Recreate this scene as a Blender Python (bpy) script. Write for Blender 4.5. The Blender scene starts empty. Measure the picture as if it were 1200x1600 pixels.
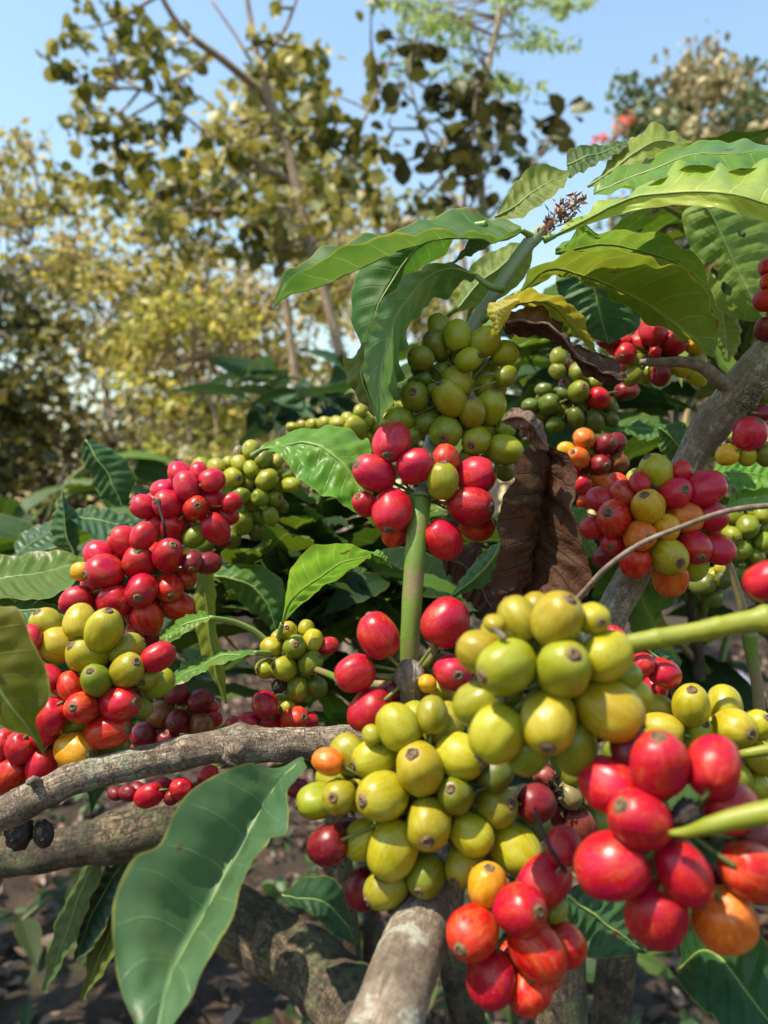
import bpy, math, random
import numpy as np
from mathutils import Vector, Matrix, Quaternion, noise
random.seed(7); rng = np.random.default_rng(7)
S = bpy.context.scene
COL = S.collection
CAM_H = 1.05
FPX = 1200.0

# ------------------------------------------------------------------ camera
cd = bpy.data.cameras.new('camera'); cam = bpy.data.objects.new('camera', cd); COL.objects.link(cam)
cam.location = (0, 0, CAM_H); cam.rotation_euler = (math.radians(90), 0, 0)
cd.sensor_fit = 'VERTICAL'; cd.sensor_height = 34.667; cd.sensor_width = 26.0; cd.lens = 26.0
cd.clip_start = 0.01; cd.clip_end = 2000
cd.dof.use_dof = True; cd.dof.focus_distance = 0.30; cd.dof.aperture_fstop = 11.5
S.camera = cam
S.cycles.use_denoising = True
S.cycles.max_bounces = 8; S.cycles.transparent_max_bounces = 8
# ------------------------------------------------------------------ sky, sun, exposure
SUN_EL, SUN_AZ = math.radians(62), math.radians(62)      # azimuth: to the left of straight behind the camera
sdir = Vector((-math.sin(SUN_AZ)*math.cos(SUN_EL), -math.cos(SUN_AZ)*math.cos(SUN_EL), math.sin(SUN_EL)))
w = bpy.data.worlds.new('World'); S.world = w; w.use_nodes = True
wn = w.node_tree.nodes; wl = w.node_tree.links
sky = wn.new('ShaderNodeTexSky'); sky.sky_type = 'NISHITA'; sky.sun_disc = False
sky.sun_elevation = SUN_EL; sky.sun_rotation = math.atan2(sdir.x, sdir.y)
sky.air_density = 2.0; sky.dust_density = 0.3; sky.ozone_density = 3.0
wl.new(sky.outputs[0], wn['Background'].inputs[0]); wn['Background'].inputs[1].default_value = 0.118
ld = bpy.data.lights.new('sun', 'SUN'); ld.energy = 4.6; ld.angle = math.radians(0.5); ld.color = (1, .88, .70)
sun = bpy.data.objects.new('sun', ld); COL.objects.link(sun); sun.rotation_euler = sdir.to_track_quat('Z', 'Y').to_euler()
sun.location = sdir*20
S.view_settings.view_transform = 'Standard'; S.view_settings.look = 'None'
S.view_settings.exposure = 0.96; S.view_settings.gamma = 1

# ------------------------------------------------------------------ helpers
def P(x, y, d):
    return Vector(((x-600)/FPX*d, d, CAM_H+(800-y)/FPX*d))

def tag(o, label=None, cat=None, group=None, kind=None):
    if label: o['label'] = label
    if cat: o['category'] = cat
    if group: o['group'] = group
    if kind: o['kind'] = kind
    return o

def empty(name, loc, label=None, cat=None, group=None):
    o = bpy.data.objects.new(name, None); COL.objects.link(o); o.location = loc; o.empty_display_size = .01
    return tag(o, label, cat, group)

def mesh_obj(name, verts, faces, mat, parent=None, smooth=True, uvs=None, color=None):
    me = bpy.data.meshes.new(name)
    me.from_pydata([tuple(v) for v in verts], [], [tuple(f) for f in faces])
    if smooth: me.polygons.foreach_set('use_smooth', [True]*len(me.polygons))
    if uvs is not None:
        lay = me.uv_layers.new(name='UVMap')
        li = np.empty(len(me.loops), dtype=np.int32); me.loops.foreach_get('vertex_index', li)
        lay.data.foreach_set('uv', np.asarray(uvs, dtype=np.float32)[li].ravel())
    if mat: me.materials.append(mat)
    me.update()
    o = bpy.data.objects.new(name, me); COL.objects.link(o)
    if parent:
        o.parent = parent
        o.matrix_parent_inverse = Matrix.Translation(-Vector(parent.location))
    if color: o.color = (*color, 1)
    return o

def catmull(pts, n):
    pts = [Vector(p) for p in pts]
    if len(pts) == 2:
        return [pts[0].lerp(pts[1], i/(n-1)) for i in range(n)]
    P_ = [pts[0]*2-pts[1]] + pts + [pts[-1]*2-pts[-2]]
    out = []
    for i in range(1, len(P_)-2):
        p0, p1, p2, p3 = P_[i-1], P_[i], P_[i+1], P_[i+2]
        for k in range(12):
            t = k/12
            out.append(.5*((2*p1)+(-p0+p2)*t+(2*p0-5*p1+4*p2-p3)*t*t+(-p0+3*p1-3*p2+p3)*t**3))
    out.append(pts[-1])
    L = [0]
    for a, b in zip(out, out[1:]): L.append(L[-1]+(b-a).length)
    T = L[-1] or 1e-9; res = []; j = 0
    for i in range(n):
        s = T*i/(n-1)
        while j < len(L)-2 and L[j+1] < s: j += 1
        seg = L[j+1]-L[j] or 1e-9
        res.append(out[j].lerp(out[j+1], min(1, max(0, (s-L[j])/seg))))
    return res

def interp(vals, t):
    if len(vals) == 1: return vals[0]
    x = t*(len(vals)-1); i = min(int(x), len(vals)-2)
    return vals[i]+(vals[i+1]-vals[i])*(x-i)

def tube_data(pts, radii, n=24, seg=14, rough=0.0, freq=60, seed=0, bumps=()):
    """pts world vectors; radii world list. returns verts, faces, uvs (u metres along, v around)"""
    C = catmull(pts, n); V = []; F = []; U = []; acc = 0
    T0 = (C[1]-C[0]).normalized()
    ref = Vector((0, 0, 1)) if abs(T0.z) < .9 else Vector((1, 0, 0))
    N = (ref-T0*ref.dot(T0)).normalized()
    cum = [0]
    for a_, b_ in zip(pts, pts[1:]): cum.append(cum[-1]+(Vector(b_)-Vector(a_)).length)
    def rad_at(t):
        if len(radii) != len(pts): return interp(radii, t)
        s_ = t*cum[-1]
        for q in range(len(pts)-1):
            if s_ <= cum[q+1] or q == len(pts)-2:
                f_ = (s_-cum[q])/max(1e-9, cum[q+1]-cum[q]); return radii[q]+(radii[q+1]-radii[q])*min(1, max(0, f_))
    for i, c in enumerate(C):
        T = (C[min(i+1, n-1)]-C[max(i-1, 0)]).normalized()
        N = (N-T*N.dot(T)).normalized(); B = T.cross(N)
        if i: acc += (c-C[i-1]).length
        r = rad_at(i/(n-1))
        for (bt, bs, bw) in bumps: r *= 1+bs*math.exp(-((i/(n-1)-bt)/bw)**2)
        for k in range(seg):
            a = 2*math.pi*k/seg
            dirv = N*math.cos(a)+B*math.sin(a)
            rr = r
            if rough:
                p = (c+dirv*r)*freq+Vector((seed, seed*2.3, 0))
                rr = r*(1+rough*(noise.noise(p)+.5*noise.noise(p*2.7)))
            V.append(c+dirv*rr); U.append((acc, k/seg if k <= seg/2 else 1-k/seg))
    for i in range(n-1):
        for k in range(seg):
            a, b = i*seg+k, i*seg+(k+1) % seg
            F.append((a, b, b+seg, a+seg))
    V.append(C[0]); V.append(C[-1]); U += [(0, 0), (acc, 0)]
    a0 = len(V)-2
    for k in range(seg):
        F.append((a0, (k+1) % seg, k)); F.append((a0+1, (n-1)*seg+k, (n-1)*seg+(k+1) % seg))
    return V, F, U

def tube(name, pts, radii, mat, parent=None, color=None, **kw):
    V, F, U = tube_data(pts, radii, **kw)
    return mesh_obj(name, V, F, mat, parent, uvs=U, color=color)

def merge(datas):
    V, F, U = [], [], []
    for v, f, u in datas:
        b = len(V); V += list(v); U += list(u); F += [tuple(i+b for i in q) for q in f]
    return V, F, U

# ------------------------------------------------------------------ materials
class NT:
    def __init__(s, name):
        s.m = bpy.data.materials.new(name); s.m.use_nodes = True
        s.t = s.m.node_tree; s.n = s.t.nodes; s.bsdf = s.n['Principled BSDF']; s.out = s.n['Material Output']
    def new(s, t, **kw):
        x = s.n.new('ShaderNode'+t)
        for k, v in kw.items(): setattr(x, k, v)
        return x
    def link(s, a, b): s.t.links.new(a, b)
    def setin(s, sock, v):
        if hasattr(v, 'is_linked') or isinstance(v, bpy.types.NodeSocket): s.link(v, sock)
        else: sock.default_value = v
    def math(s, op, a, b=0.0, c=0.0, clamp=False):
        x = s.new('Math', operation=op); x.use_clamp = clamp
        for i, v in enumerate((a, b, c)): s.setin(x.inputs[i], v)
        return x.outputs[0]
    def mix(s, f, a, b, bt='MIX'):
        x = s.new('Mix', data_type='RGBA', blend_type=bt)
        s.setin(x.inputs[0], f); s.setin(x.inputs[6], a); s.setin(x.inputs[7], b)
        return x.outputs[2]
    def noise(s, scale, vec=None, detail=3, rough=.55, dist=0):
        x = s.new('TexNoise'); x.inputs['Scale'].default_value = scale; x.inputs['Detail'].default_value = detail
        x.inputs['Roughness'].default_value = rough; x.inputs['Distortion'].default_value = dist
        if vec is not None: s.link(vec, x.inputs['Vector'])
        return x.outputs[0]
    def ramp(s, f, stops):
        x = s.new('ValToRGB'); r = x.color_ramp
        while len(r.elements) < len(stops): r.elements.new(.5)
        for e, (p, c) in zip(r.elements, stops):
            e.position = p; e.color = (*c, 1) if len(c) == 3 else c
        s.link(f, x.inputs[0]); return x.outputs[0]
    def maprange(s, f, a, b, c, d):
        x = s.new('MapRange'); s.link(f, x.inputs[0])
        for i, v in enumerate((a, b, c, d)): x.inputs[i+1].default_value = v
        return x.outputs[0]
    def bump(s, h, strength=.3, dist=.001, normal=None):
        x = s.new('Bump'); x.inputs['Strength'].default_value = strength; x.inputs['Distance'].default_value = dist
        s.link(h, x.inputs['Height'])
        if normal is not None: s.link(normal, x.inputs['Normal'])
        return x.outputs[0]

def rgb(c): return (c[0], c[1], c[2], 1)

def make_cherry_mat():
    k = NT('cherry_skin'); oi = k.new('ObjectInfo'); tc = k.new('TexCoord')
    obj = tc.outputs['Object']
    sep = k.new('SeparateXYZ'); k.link(obj, sep.inputs[0])
    rnd = oi.outputs['Random']
    cmb = k.new('CombineXYZ')
    ln = k.math('SQRT', k.math('ADD', k.math('MULTIPLY', sep.outputs[0], sep.outputs[0]), k.math('MULTIPLY', sep.outputs[1], sep.outputs[1])))
    ln = k.math('MAXIMUM', ln, .02)
    k.link(k.math('DIVIDE', sep.outputs[0], ln), cmb.inputs[0]); k.link(k.math('DIVIDE', sep.outputs[1], ln), cmb.inputs[1])
    k.link(k.math('ADD', k.math('MULTIPLY', sep.outputs[2], .35), k.math('MULTIPLY', rnd, 40)), cmb.inputs[2])
    streak = k.noise(4.6, cmb.outputs[0], 5, .72)
    off = k.new('VectorMath', operation='ADD'); k.link(obj, off.inputs[0])
    c2 = k.new('CombineXYZ'); k.link(k.math('MULTIPLY', rnd, 37), c2.inputs[0]); k.link(k.math('MULTIPLY', rnd, 91), c2.inputs[1]); k.link(c2.outputs[0], off.inputs[1])
    blotch = k.noise(1.3, off.outputs[0], 3, .5)
    hs = k.new('HueSaturation')
    hue = k.math('ADD', .5, k.math('ADD', k.math('MULTIPLY', k.math('SUBTRACT', blotch, .5), .05), k.math('MULTIPLY', k.math('SUBTRACT', streak, .5), .045)))
    k.link(hue, hs.inputs['Hue'])
    k.link(k.math('ADD', .56, k.math('ADD', k.math('MULTIPLY', streak, .60), k.math('MULTIPLY', blotch, .28))), hs.inputs['Value'])
    k.link(k.math('ADD', 1.02, k.math('MULTIPLY', k.math('SUBTRACT', streak, .5), -.35)), hs.inputs['Saturation'])
    k.link(oi.outputs['Color'], hs.inputs['Color'])
    # brown specks, and a dry ring where the flower end sits
    sp = k.noise(9, off.outputs[0], 2, .6)
    spm = k.maprange(sp, .67, .73, 0, .7)
    c = k.mix(spm, hs.outputs[0], (.10, .045, .02, 1))
    scar = k.noise(2.6, off.outputs[0], 4, .7, .8)
    c = k.mix(k.maprange(scar, .69, .73, 0, .6), c, (.22, .14, .07, 1))
    ring = k.maprange(sep.outputs[2], .86, 1.02, 0, .55)
    c = k.mix(k.math('MULTIPLY', ring, streak), c, (.22, .10, .03, 1))
    fine = k.noise(28, off.outputs[0], 2)
    dust = k.maprange(k.math('ADD', fine, k.math('MULTIPLY', blotch, .3)), .74, .90, 0, .26)
    c = k.mix(dust, c, (.7, .62, .5, 1))
    k.link(c, k.bsdf.inputs['Base Color'])
    k.link(k.math('ADD', k.math('MULTIPLY', rnd, .14), k.math('ADD', .12, k.math('MULTIPLY', k.noise(3.2, off.outputs[0], 4, .6), .34))), k.bsdf.inputs['Roughness'])
    k.bsdf.inputs['Specular IOR Level'].default_value = .38
    k.bsdf.inputs['Subsurface Weight'].default_value = .16
    k.bsdf.inputs['Subsurface Radius'].default_value = (1, .45, .2)
    k.bsdf.inputs['Subsurface Scale'].default_value = .0025
    h = k.math('ADD', k.math('MULTIPLY', streak, .6), k.math('MULTIPLY', fine, .14))
    k.link(k.bump(h, .16, .0008), k.bsdf.inputs['Normal'])
    return k.m

def simple_mat(name, c1, c2, scale=300, rough=.75, bump=.4, bdist=.0006, coord='Object'):
    k = NT(name); tc = k.new('TexCoord')
    n = k.noise(scale, tc.outputs[coord], 4, .65)
    k.link(k.ramp(n, [(.32, c1), (.68, c2)]), k.bsdf.inputs['Base Color'])
    k.bsdf.inputs['Roughness'].default_value = rough
    k.link(k.bump(n, bump, bdist), k.bsdf.inputs['Normal'])
    return k.m

def make_leaf_mat(name, veins=9, slope=.9, rough=.36, trans=.3, spots=.5, under=False, dead=False):
    """blade: UV u along 0..1, v across 0..1 (midrib at .5). Colour comes from the object's own colour."""
    k = NT(name); tc = k.new('TexCoord'); oi = k.new('ObjectInfo')
    sep = k.new('SeparateXYZ'); k.link(tc.outputs['UV'], sep.inputs[0])
    u = sep.outputs[0]; v = k.math('MULTIPLY', k.math('ABSOLUTE', k.math('SUBTRACT', sep.outputs[1], .5)), 2)
    obj = tc.outputs['Object']
    big = k.noise(28, obj, 3, .6); mid = k.noise(160, obj, 4, .6); fin = k.noise(900, obj, 2, .6)
    wob = k.math('MULTIPLY', k.math('SUBTRACT', big, .5), .35)
    ph = k.math('ADD', k.math('SUBTRACT', k.math('MULTIPLY', u, float(veins)), k.math('MULTIPLY', k.math('POWER', v, 1.25), slope)), wob)
    fr = k.math('FRACT', ph); dist = k.math('ABSOLUTE', k.math('SUBTRACT', fr, .5))   # vein where dist ~ 0.5
    vein = k.maprange(dist, .455, .495, 0, 1)
    vein = k.math('MULTIPLY', vein, k.maprange(v, .75, .98, 1, .0))
    midrib = k.maprange(v, .0, .07, 1, 0)
    vm = k.math('MAXIMUM', k.math('MULTIPLY', vein, .55), midrib, clamp=True)
    base = oi.outputs['Color']
    hs = k.new('HueSaturation'); k.link(base, hs.inputs['Color'])
    k.link(k.math('ADD', .5, k.math('MULTIPLY', k.math('SUBTRACT', big, .5), -.10)), hs.inputs['Hue'])
    k.link(k.math('ADD', .55, k.math('ADD', k.math('MULTIPLY', mid, .45), k.math('MULTIPLY', big, .5))), hs.inputs['Value'])
    c = hs.outputs[0]
    light = k.new('HueSaturation'); k.link(c, light.inputs['Color'])
    light.inputs['Value'].default_value = 1.9 if not dead else .55; light.inputs['Hue'].default_value = .485; light.inputs['Saturation'].default_value = .82
    c = k.mix(k.math('MULTIPLY', vm, .7 if not dead else .75), c, light.outputs[0])
    edge = k.maprange(k.math('ADD', v, k.math('MULTIPLY', k.math('SUBTRACT', mid, .5), .10)), .955, 1.0, 0, .6)
    c = k.mix(edge, c, (.30, .27, .04, 1) if not dead else (.03, .02, .012, 1))
    if spots:
        sp = k.noise(75, obj, 3, .6)
        c = k.mix(k.maprange(sp, .72-.05*spots, .76-.05*spots, 0, .85), c, (.10, .05, .015, 1))
        sp2 = k.noise(33, obj, 4, .7)
        c = k.mix(k.maprange(sp2, .66, .80, 0, .5*spots), c, (.30, .24, .03, 1))
    k.link(c, k.bsdf.inputs['Base Color'])
    k.bsdf.inputs['Specular IOR Level'].default_value = .26 if not dead else .15
    k.link(k.math('ADD', rough-.08, k.math('MULTIPLY', mid, .22)), k.bsdf.inputs['Roughness'])
    h = k.math('ADD', k.math('MULTIPLY', vm, -.8 if not under else .8), k.math('ADD', k.math('MULTIPLY', mid, .45), k.math('MULTIPLY', fin, .18)))
    if dead:
        h = k.math('ADD', k.math('MULTIPLY', vm, .9), k.math('ADD', k.math('MULTIPLY', mid, 1.4), k.math('MULTIPLY', fin, .3)))
    nb = k.bump(h, .5 if not dead else .8, .0007 if not dead else .0012); k.link(nb, k.bsdf.inputs['Normal'])
    if trans:
        tr = k.new('BsdfTranslucent'); th = k.new('HueSaturation'); k.link(c, th.inputs['Color'])
        th.inputs['Hue'].default_value = .475; th.inputs['Value'].default_value = 2.0; th.inputs['Saturation'].default_value = 1.05
        k.link(th.outputs[0], tr.inputs['Color'])
        ms = k.new('MixShader'); ms.inputs[0].default_value = trans
        k.link(k.bsdf.outputs[0], ms.inputs[1]); k.link(tr.outputs[0], ms.inputs[2]); k.link(ms.outputs[0], k.out.inputs[0])
    return k.m

def make_bark_mat(name, dark, mid_, light, lich=(.32, .36, .26), cracks=1.0, lichen=.5, sc=1.0):
    k = NT(name); tc = k.new('TexCoord'); obj = tc.outputs['Object']
    big = k.noise(45*sc, obj, 4, .6); fin = k.noise(420*sc, obj, 5, .7)
    def crk(su, sv, wd, seedv):
        mp = k.new('Mapping'); k.link(tc.outputs['UV'], mp.inputs[0]); mp.inputs['Scale'].default_value = (su*sc, sv, 1); mp.inputs['Location'].default_value = (seedv, seedv*.7, seedv)
        q = k.noise(1, mp.outputs[0], 3, .6, .6)
        return k.maprange(k.math('ABSOLUTE', k.math('SUBTRACT', q, .5)), 0, wd, 1, 0), q
    c1, q1 = crk(260, 5, .022, 3.1); c2, q2 = crk(70, 26, .020, 8.7); c3, q3 = crk(520, 14, .03, 5.2)
    crack = k.math('MAXIMUM', k.math('MULTIPLY', c1, .8), k.math('MAXIMUM', c2, k.math('MULTIPLY', c3, .35)), clamp=True)
    crack = k.math('MULTIPLY', crack, k.maprange(big, .38, .55, .35, 1))
    n2 = k.math('ADD', k.math('MULTIPLY', big, .45), k.math('ADD', k.math('MULTIPLY', fin, .3), k.math('MULTIPLY', q2, .25)))
    c = k.ramp(n2, [(.38, dark), (.5, mid_), (.60, light)])
    cellv = q1
    mpc = k.new('Mapping'); k.link(tc.outputs['UV'], mpc.inputs[0]); mpc.inputs['Scale'].default_value = (150*sc, 9, 1)
    vc = k.new('TexVoronoi', distance='CHEBYCHEV'); k.link(mpc.outputs[0], vc.inputs['Vector']); vc.inputs['Scale'].default_value = 1
    cs = k.new('SeparateColor'); k.link(vc.outputs['Color'], cs.inputs[0])
    c = k.mix(k.maprange(cs.outputs[0], .62, .95, 0, .5*cracks), c, rgb(light))
    c = k.mix(k.maprange(cs.outputs[1], .7, 1, 0, .5*cracks), c, rgb(dark))
    c = k.mix(k.math('MULTIPLY', crack, .85*min(1, cracks+.1)), c, rgb([x*.3 for x in dark]))
    ln = k.noise(75*sc, obj, 5, .65)
    lm = k.maprange(ln, .60-.12*lichen, .66-.12*lichen, 0, .8)
    c = k.mix(k.math('MULTIPLY', lm, k.math('ADD', .25, fin)), c, rgb(lich))
    k.link(c, k.bsdf.inputs['Base Color']); k.bsdf.inputs['Roughness'].default_value = .85
    h = k.math('ADD', k.math('MULTIPLY', crack, -1.0*cracks), k.math('ADD', k.math('MULTIPLY', fin, .9), k.math('MULTIPLY', cs.outputs[0], .35*cracks)))
    k.link(k.bump(h, .9, .0011/sc), k.bsdf.inputs['Normal'])
    return k.m

def make_twig_mat(name, g1, g2, brown, amount=.5):
    k = NT(name); tc = k.new('TexCoord'); obj = tc.outputs['Object']
    n = k.noise(55, obj, 3); f = k.noise(420, obj, 4, .7)
    c = k.mix(n, rgb(g1), rgb(g2))
    b = k.noise(38, obj, 5, .7)
    c = k.mix(k.maprange(b, .62-.2*amount, .70-.2*amount, 0, .8), c, rgb(brown))
    c = k.mix(k.maprange(f, .66, .72, 0, .6), c, (.35, .27, .18, 1))
    k.link(c, k.bsdf.inputs['Base Color']); k.bsdf.inputs['Roughness'].default_value = .5
    k.link(k.bump(f, .35, .0005), k.bsdf.inputs['Normal'])
    return k.m

def make_crown_mat(name, cols, trans=.35, rough=.5, tv=1.7):
    """leaves of a tree crown: each leaf (mesh island) takes its own shade from the list."""
    k = NT(name); ge = k.new('NewGeometry')
    st = [(i/(max(1, len(cols)-1)), c) for i, c in enumerate(cols)]
    c = k.ramp(ge.outputs['Random Per Island'], st)
    k.link(c, k.bsdf.inputs['Base Color']); k.bsdf.inputs['Roughness'].default_value = rough
    tr = k.new('BsdfTranslucent'); th = k.new('HueSaturation'); k.link(c, th.inputs['Color']); th.inputs['Value'].default_value = tv; th.inputs['Hue'].default_value = .48
    k.link(th.outputs[0], tr.inputs['Color']); ms = k.new('MixShader'); ms.inputs[0].default_value = trans
    k.link(k.bsdf.outputs[0], ms.inputs[1]); k.link(tr.outputs[0], ms.inputs[2]); k.link(ms.outputs[0], k.out.inputs[0])
    return k.m

M_CHERRY = make_cherry_mat()
M_CALYX = simple_mat('calyx_scar', (.025, .013, .007), (.22, .14, .065), 4.5, .8, .5, .0005)
M_DRY = simple_mat('dried_husk', (.008, .006, .006), (.05, .035, .03), 2.2, .8, .9, .0012)
M_STALK = simple_mat('fruit_stalk', (.05, .07, .015), (.20, .22, .05), 140, .6)
M_LEAF = make_leaf_mat('coffee_leaf_upper', spots=.9)
M_UNDER = make_leaf_mat('coffee_leaf_under', rough=.55, trans=.33, under=True)
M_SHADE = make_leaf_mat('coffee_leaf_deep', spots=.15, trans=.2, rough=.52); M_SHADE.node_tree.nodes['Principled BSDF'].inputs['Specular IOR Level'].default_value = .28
M_YLEAF = make_leaf_mat('coffee_leaf_yellowing', spots=1.3, rough=.5, trans=.42, under=True)
M_DEAD = make_leaf_mat('coffee_leaf_dead', dead=True, spots=0, rough=.6, trans=.10, veins=8, slope=1.1)
M_BARK = make_bark_mat('coffee_bark_cracked', (.085, .06, .04), (.22, .165, .115), (.42, .34, .25))
M_BARKS = make_bark_mat('coffee_bark_smooth', (.095, .072, .048), (.21, .165, .115), (.38, .315, .24), lich=(.42, .46, .38), cracks=.45, lichen=.25)
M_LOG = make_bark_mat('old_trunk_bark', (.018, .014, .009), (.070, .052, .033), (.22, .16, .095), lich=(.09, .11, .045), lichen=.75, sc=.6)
M_TBARK = make_bark_mat('tree_bark', (.24, .17, .11), (.45, .34, .23), (.62, .48, .34), cracks=.2, lichen=.1, sc=.02)
M_TWIG = make_twig_mat('green_twig', (.07, .135, .010), (.14, .21, .020), (.20, .13, .07), .85)
M_TWIGY = make_twig_mat('yellow_twig', (.13, .185, .010), (.25, .25, .018), (.24, .15, .06), .45)
M_TWIGG = make_twig_mat('grey_green_twig', (.17, .24, .13), (.28, .33, .20), (.28, .22, .15), .3)
M_DRYTWIG = simple_mat('dry_twig', (.07, .048, .033), (.22, .165, .125), 260, .8)
M_RIB = make_twig_mat('leaf_midrib', (.12, .20, .04), (.20, .27, .07), (.22, .22, .07), .1)
M_RIBDEAD = simple_mat('dead_midrib', (.05, .03, .018), (.14, .085, .05), 300, .8)

# ------------------------------------------------------------------ coffee cherries
KIND = {
 'R': (.37, .0042, .013), 'P': (.42, .011, .032), 'r': (.44, .030, .010), 'O': (.56, .135, .018), 'A': (.54, .27, .012),
 'Y': (.315, .268, .013), 'y': (.24, .238, .013), 'g': (.150, .18, .009), 'G': (.080, .105, .008), 'D': (.14, .003, .009), 'B': (.19, .06, .015),  # G is green darkened in the colour for fruit lying in shade
 'd': (.22, .04, .025), 'K': (.02, .014, .012), 'e': (.16, .13, .05)}
def cherry_mesh(i, squash, lump):
    nu, nv = 30, 20; V = []; F = []
    for j in range(nv+1):
        th = math.pi*j/nv
        for q in range(nu):
            ph = 2*math.pi*q/nu
            s, c = math.sin(th), math.cos(th)
            sq = s**.92                                             # a little barrel shaped
            r = 1+lump*math.cos(2*ph+i)*s*s*.8+.02*math.cos(3*ph+2*i)*s+.075*s*noise.noise(Vector((s*math.cos(ph)*1.1+i*5, s*math.sin(ph)*1.1, c*1.1)))+.012*s*math.cos(8*ph+i)
            z = c*(1+.03*s)
            if z > 0: z -= .05*math.exp(-(s/.22)**2)
            else: z += .13*math.exp(-(s/.3)**2)
            V.append((sq*r*math.cos(ph)*(1+squash), sq*r*math.sin(ph)*(1-squash), z))
    for j in range(nv):
        for q in range(nu):
            a, b = j*nu+q, j*nu+(q+1) % nu
            F.append((a, a+nu, b+nu, b))
    me = bpy.data.meshes.new('cherry'); me.from_pydata(V, [], F)
    me.polygons.foreach_set('use_smooth', [True]*len(me.polygons)); me.materials.append(M_CHERRY); me.update()
    return me
CH = [cherry_mesh(i, s, l) for i, (s, l) in enumerate(((.02, .03), (.055, .05), (-.02, .03), (.07, .035), (.03, .06), (.0, .07), (-.05, .04), (.04, .02)))]
CHK = []
for m in CH[:2]:
    c = m.copy(); c.materials[0] = M_DRY
    for v in c.vertices:
        n_ = noise.noise(v.co*3.1); v.co *= .9+.22*n_
    CHK.append(c)
def calyx_mesh(i):
    prof = [(.30, -.02), (.215, .035), (.185, .075), (.14, .072), (.105, .03), (.06, .02), (.03, .05), (0.004, .055)]
    V = []; F = []; n = 14
    for r, z in prof:
        for k in range(n):
            a = 2*math.pi*k/n; rr = r*.92*(1+.04*math.sin(3*a+i)+.06*math.sin(5*a+2*i))
            V.append((rr*math.cos(a), rr*math.sin(a), .945+z*(1+.25*math.sin(2*a+i))))
    for j in range(len(prof)-1):
        for k in range(n):
            a, b = j*n+k, j*n+(k+1) % n; F.append((a, b, b+n, a+n))
    me = bpy.data.meshes.new('calyx'); me.from_pydata(V, [], F)
    me.polygons.foreach_set('use_smooth', [True]*len(me.polygons)); me.materials.append(M_CALYX); me.update(); return me
CX = [calyx_mesh(i) for i in range(4)]
ALLC = []      # (centre, radius) of every cherry placed so far, for packing
ODD = {'O': 'orange', 'A': 'amber yellow', 'Y': 'yellow', 'y': 'yellow', 'g': 'green', 'G': 'green', 'K': 'black dried-up', 'R': 'red', 'P': 'red', 'r': 'red', 'D': 'dark red', 'B': 'brownish', 'd': 'dusty red', 'e': 'dusty brown'}
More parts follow.
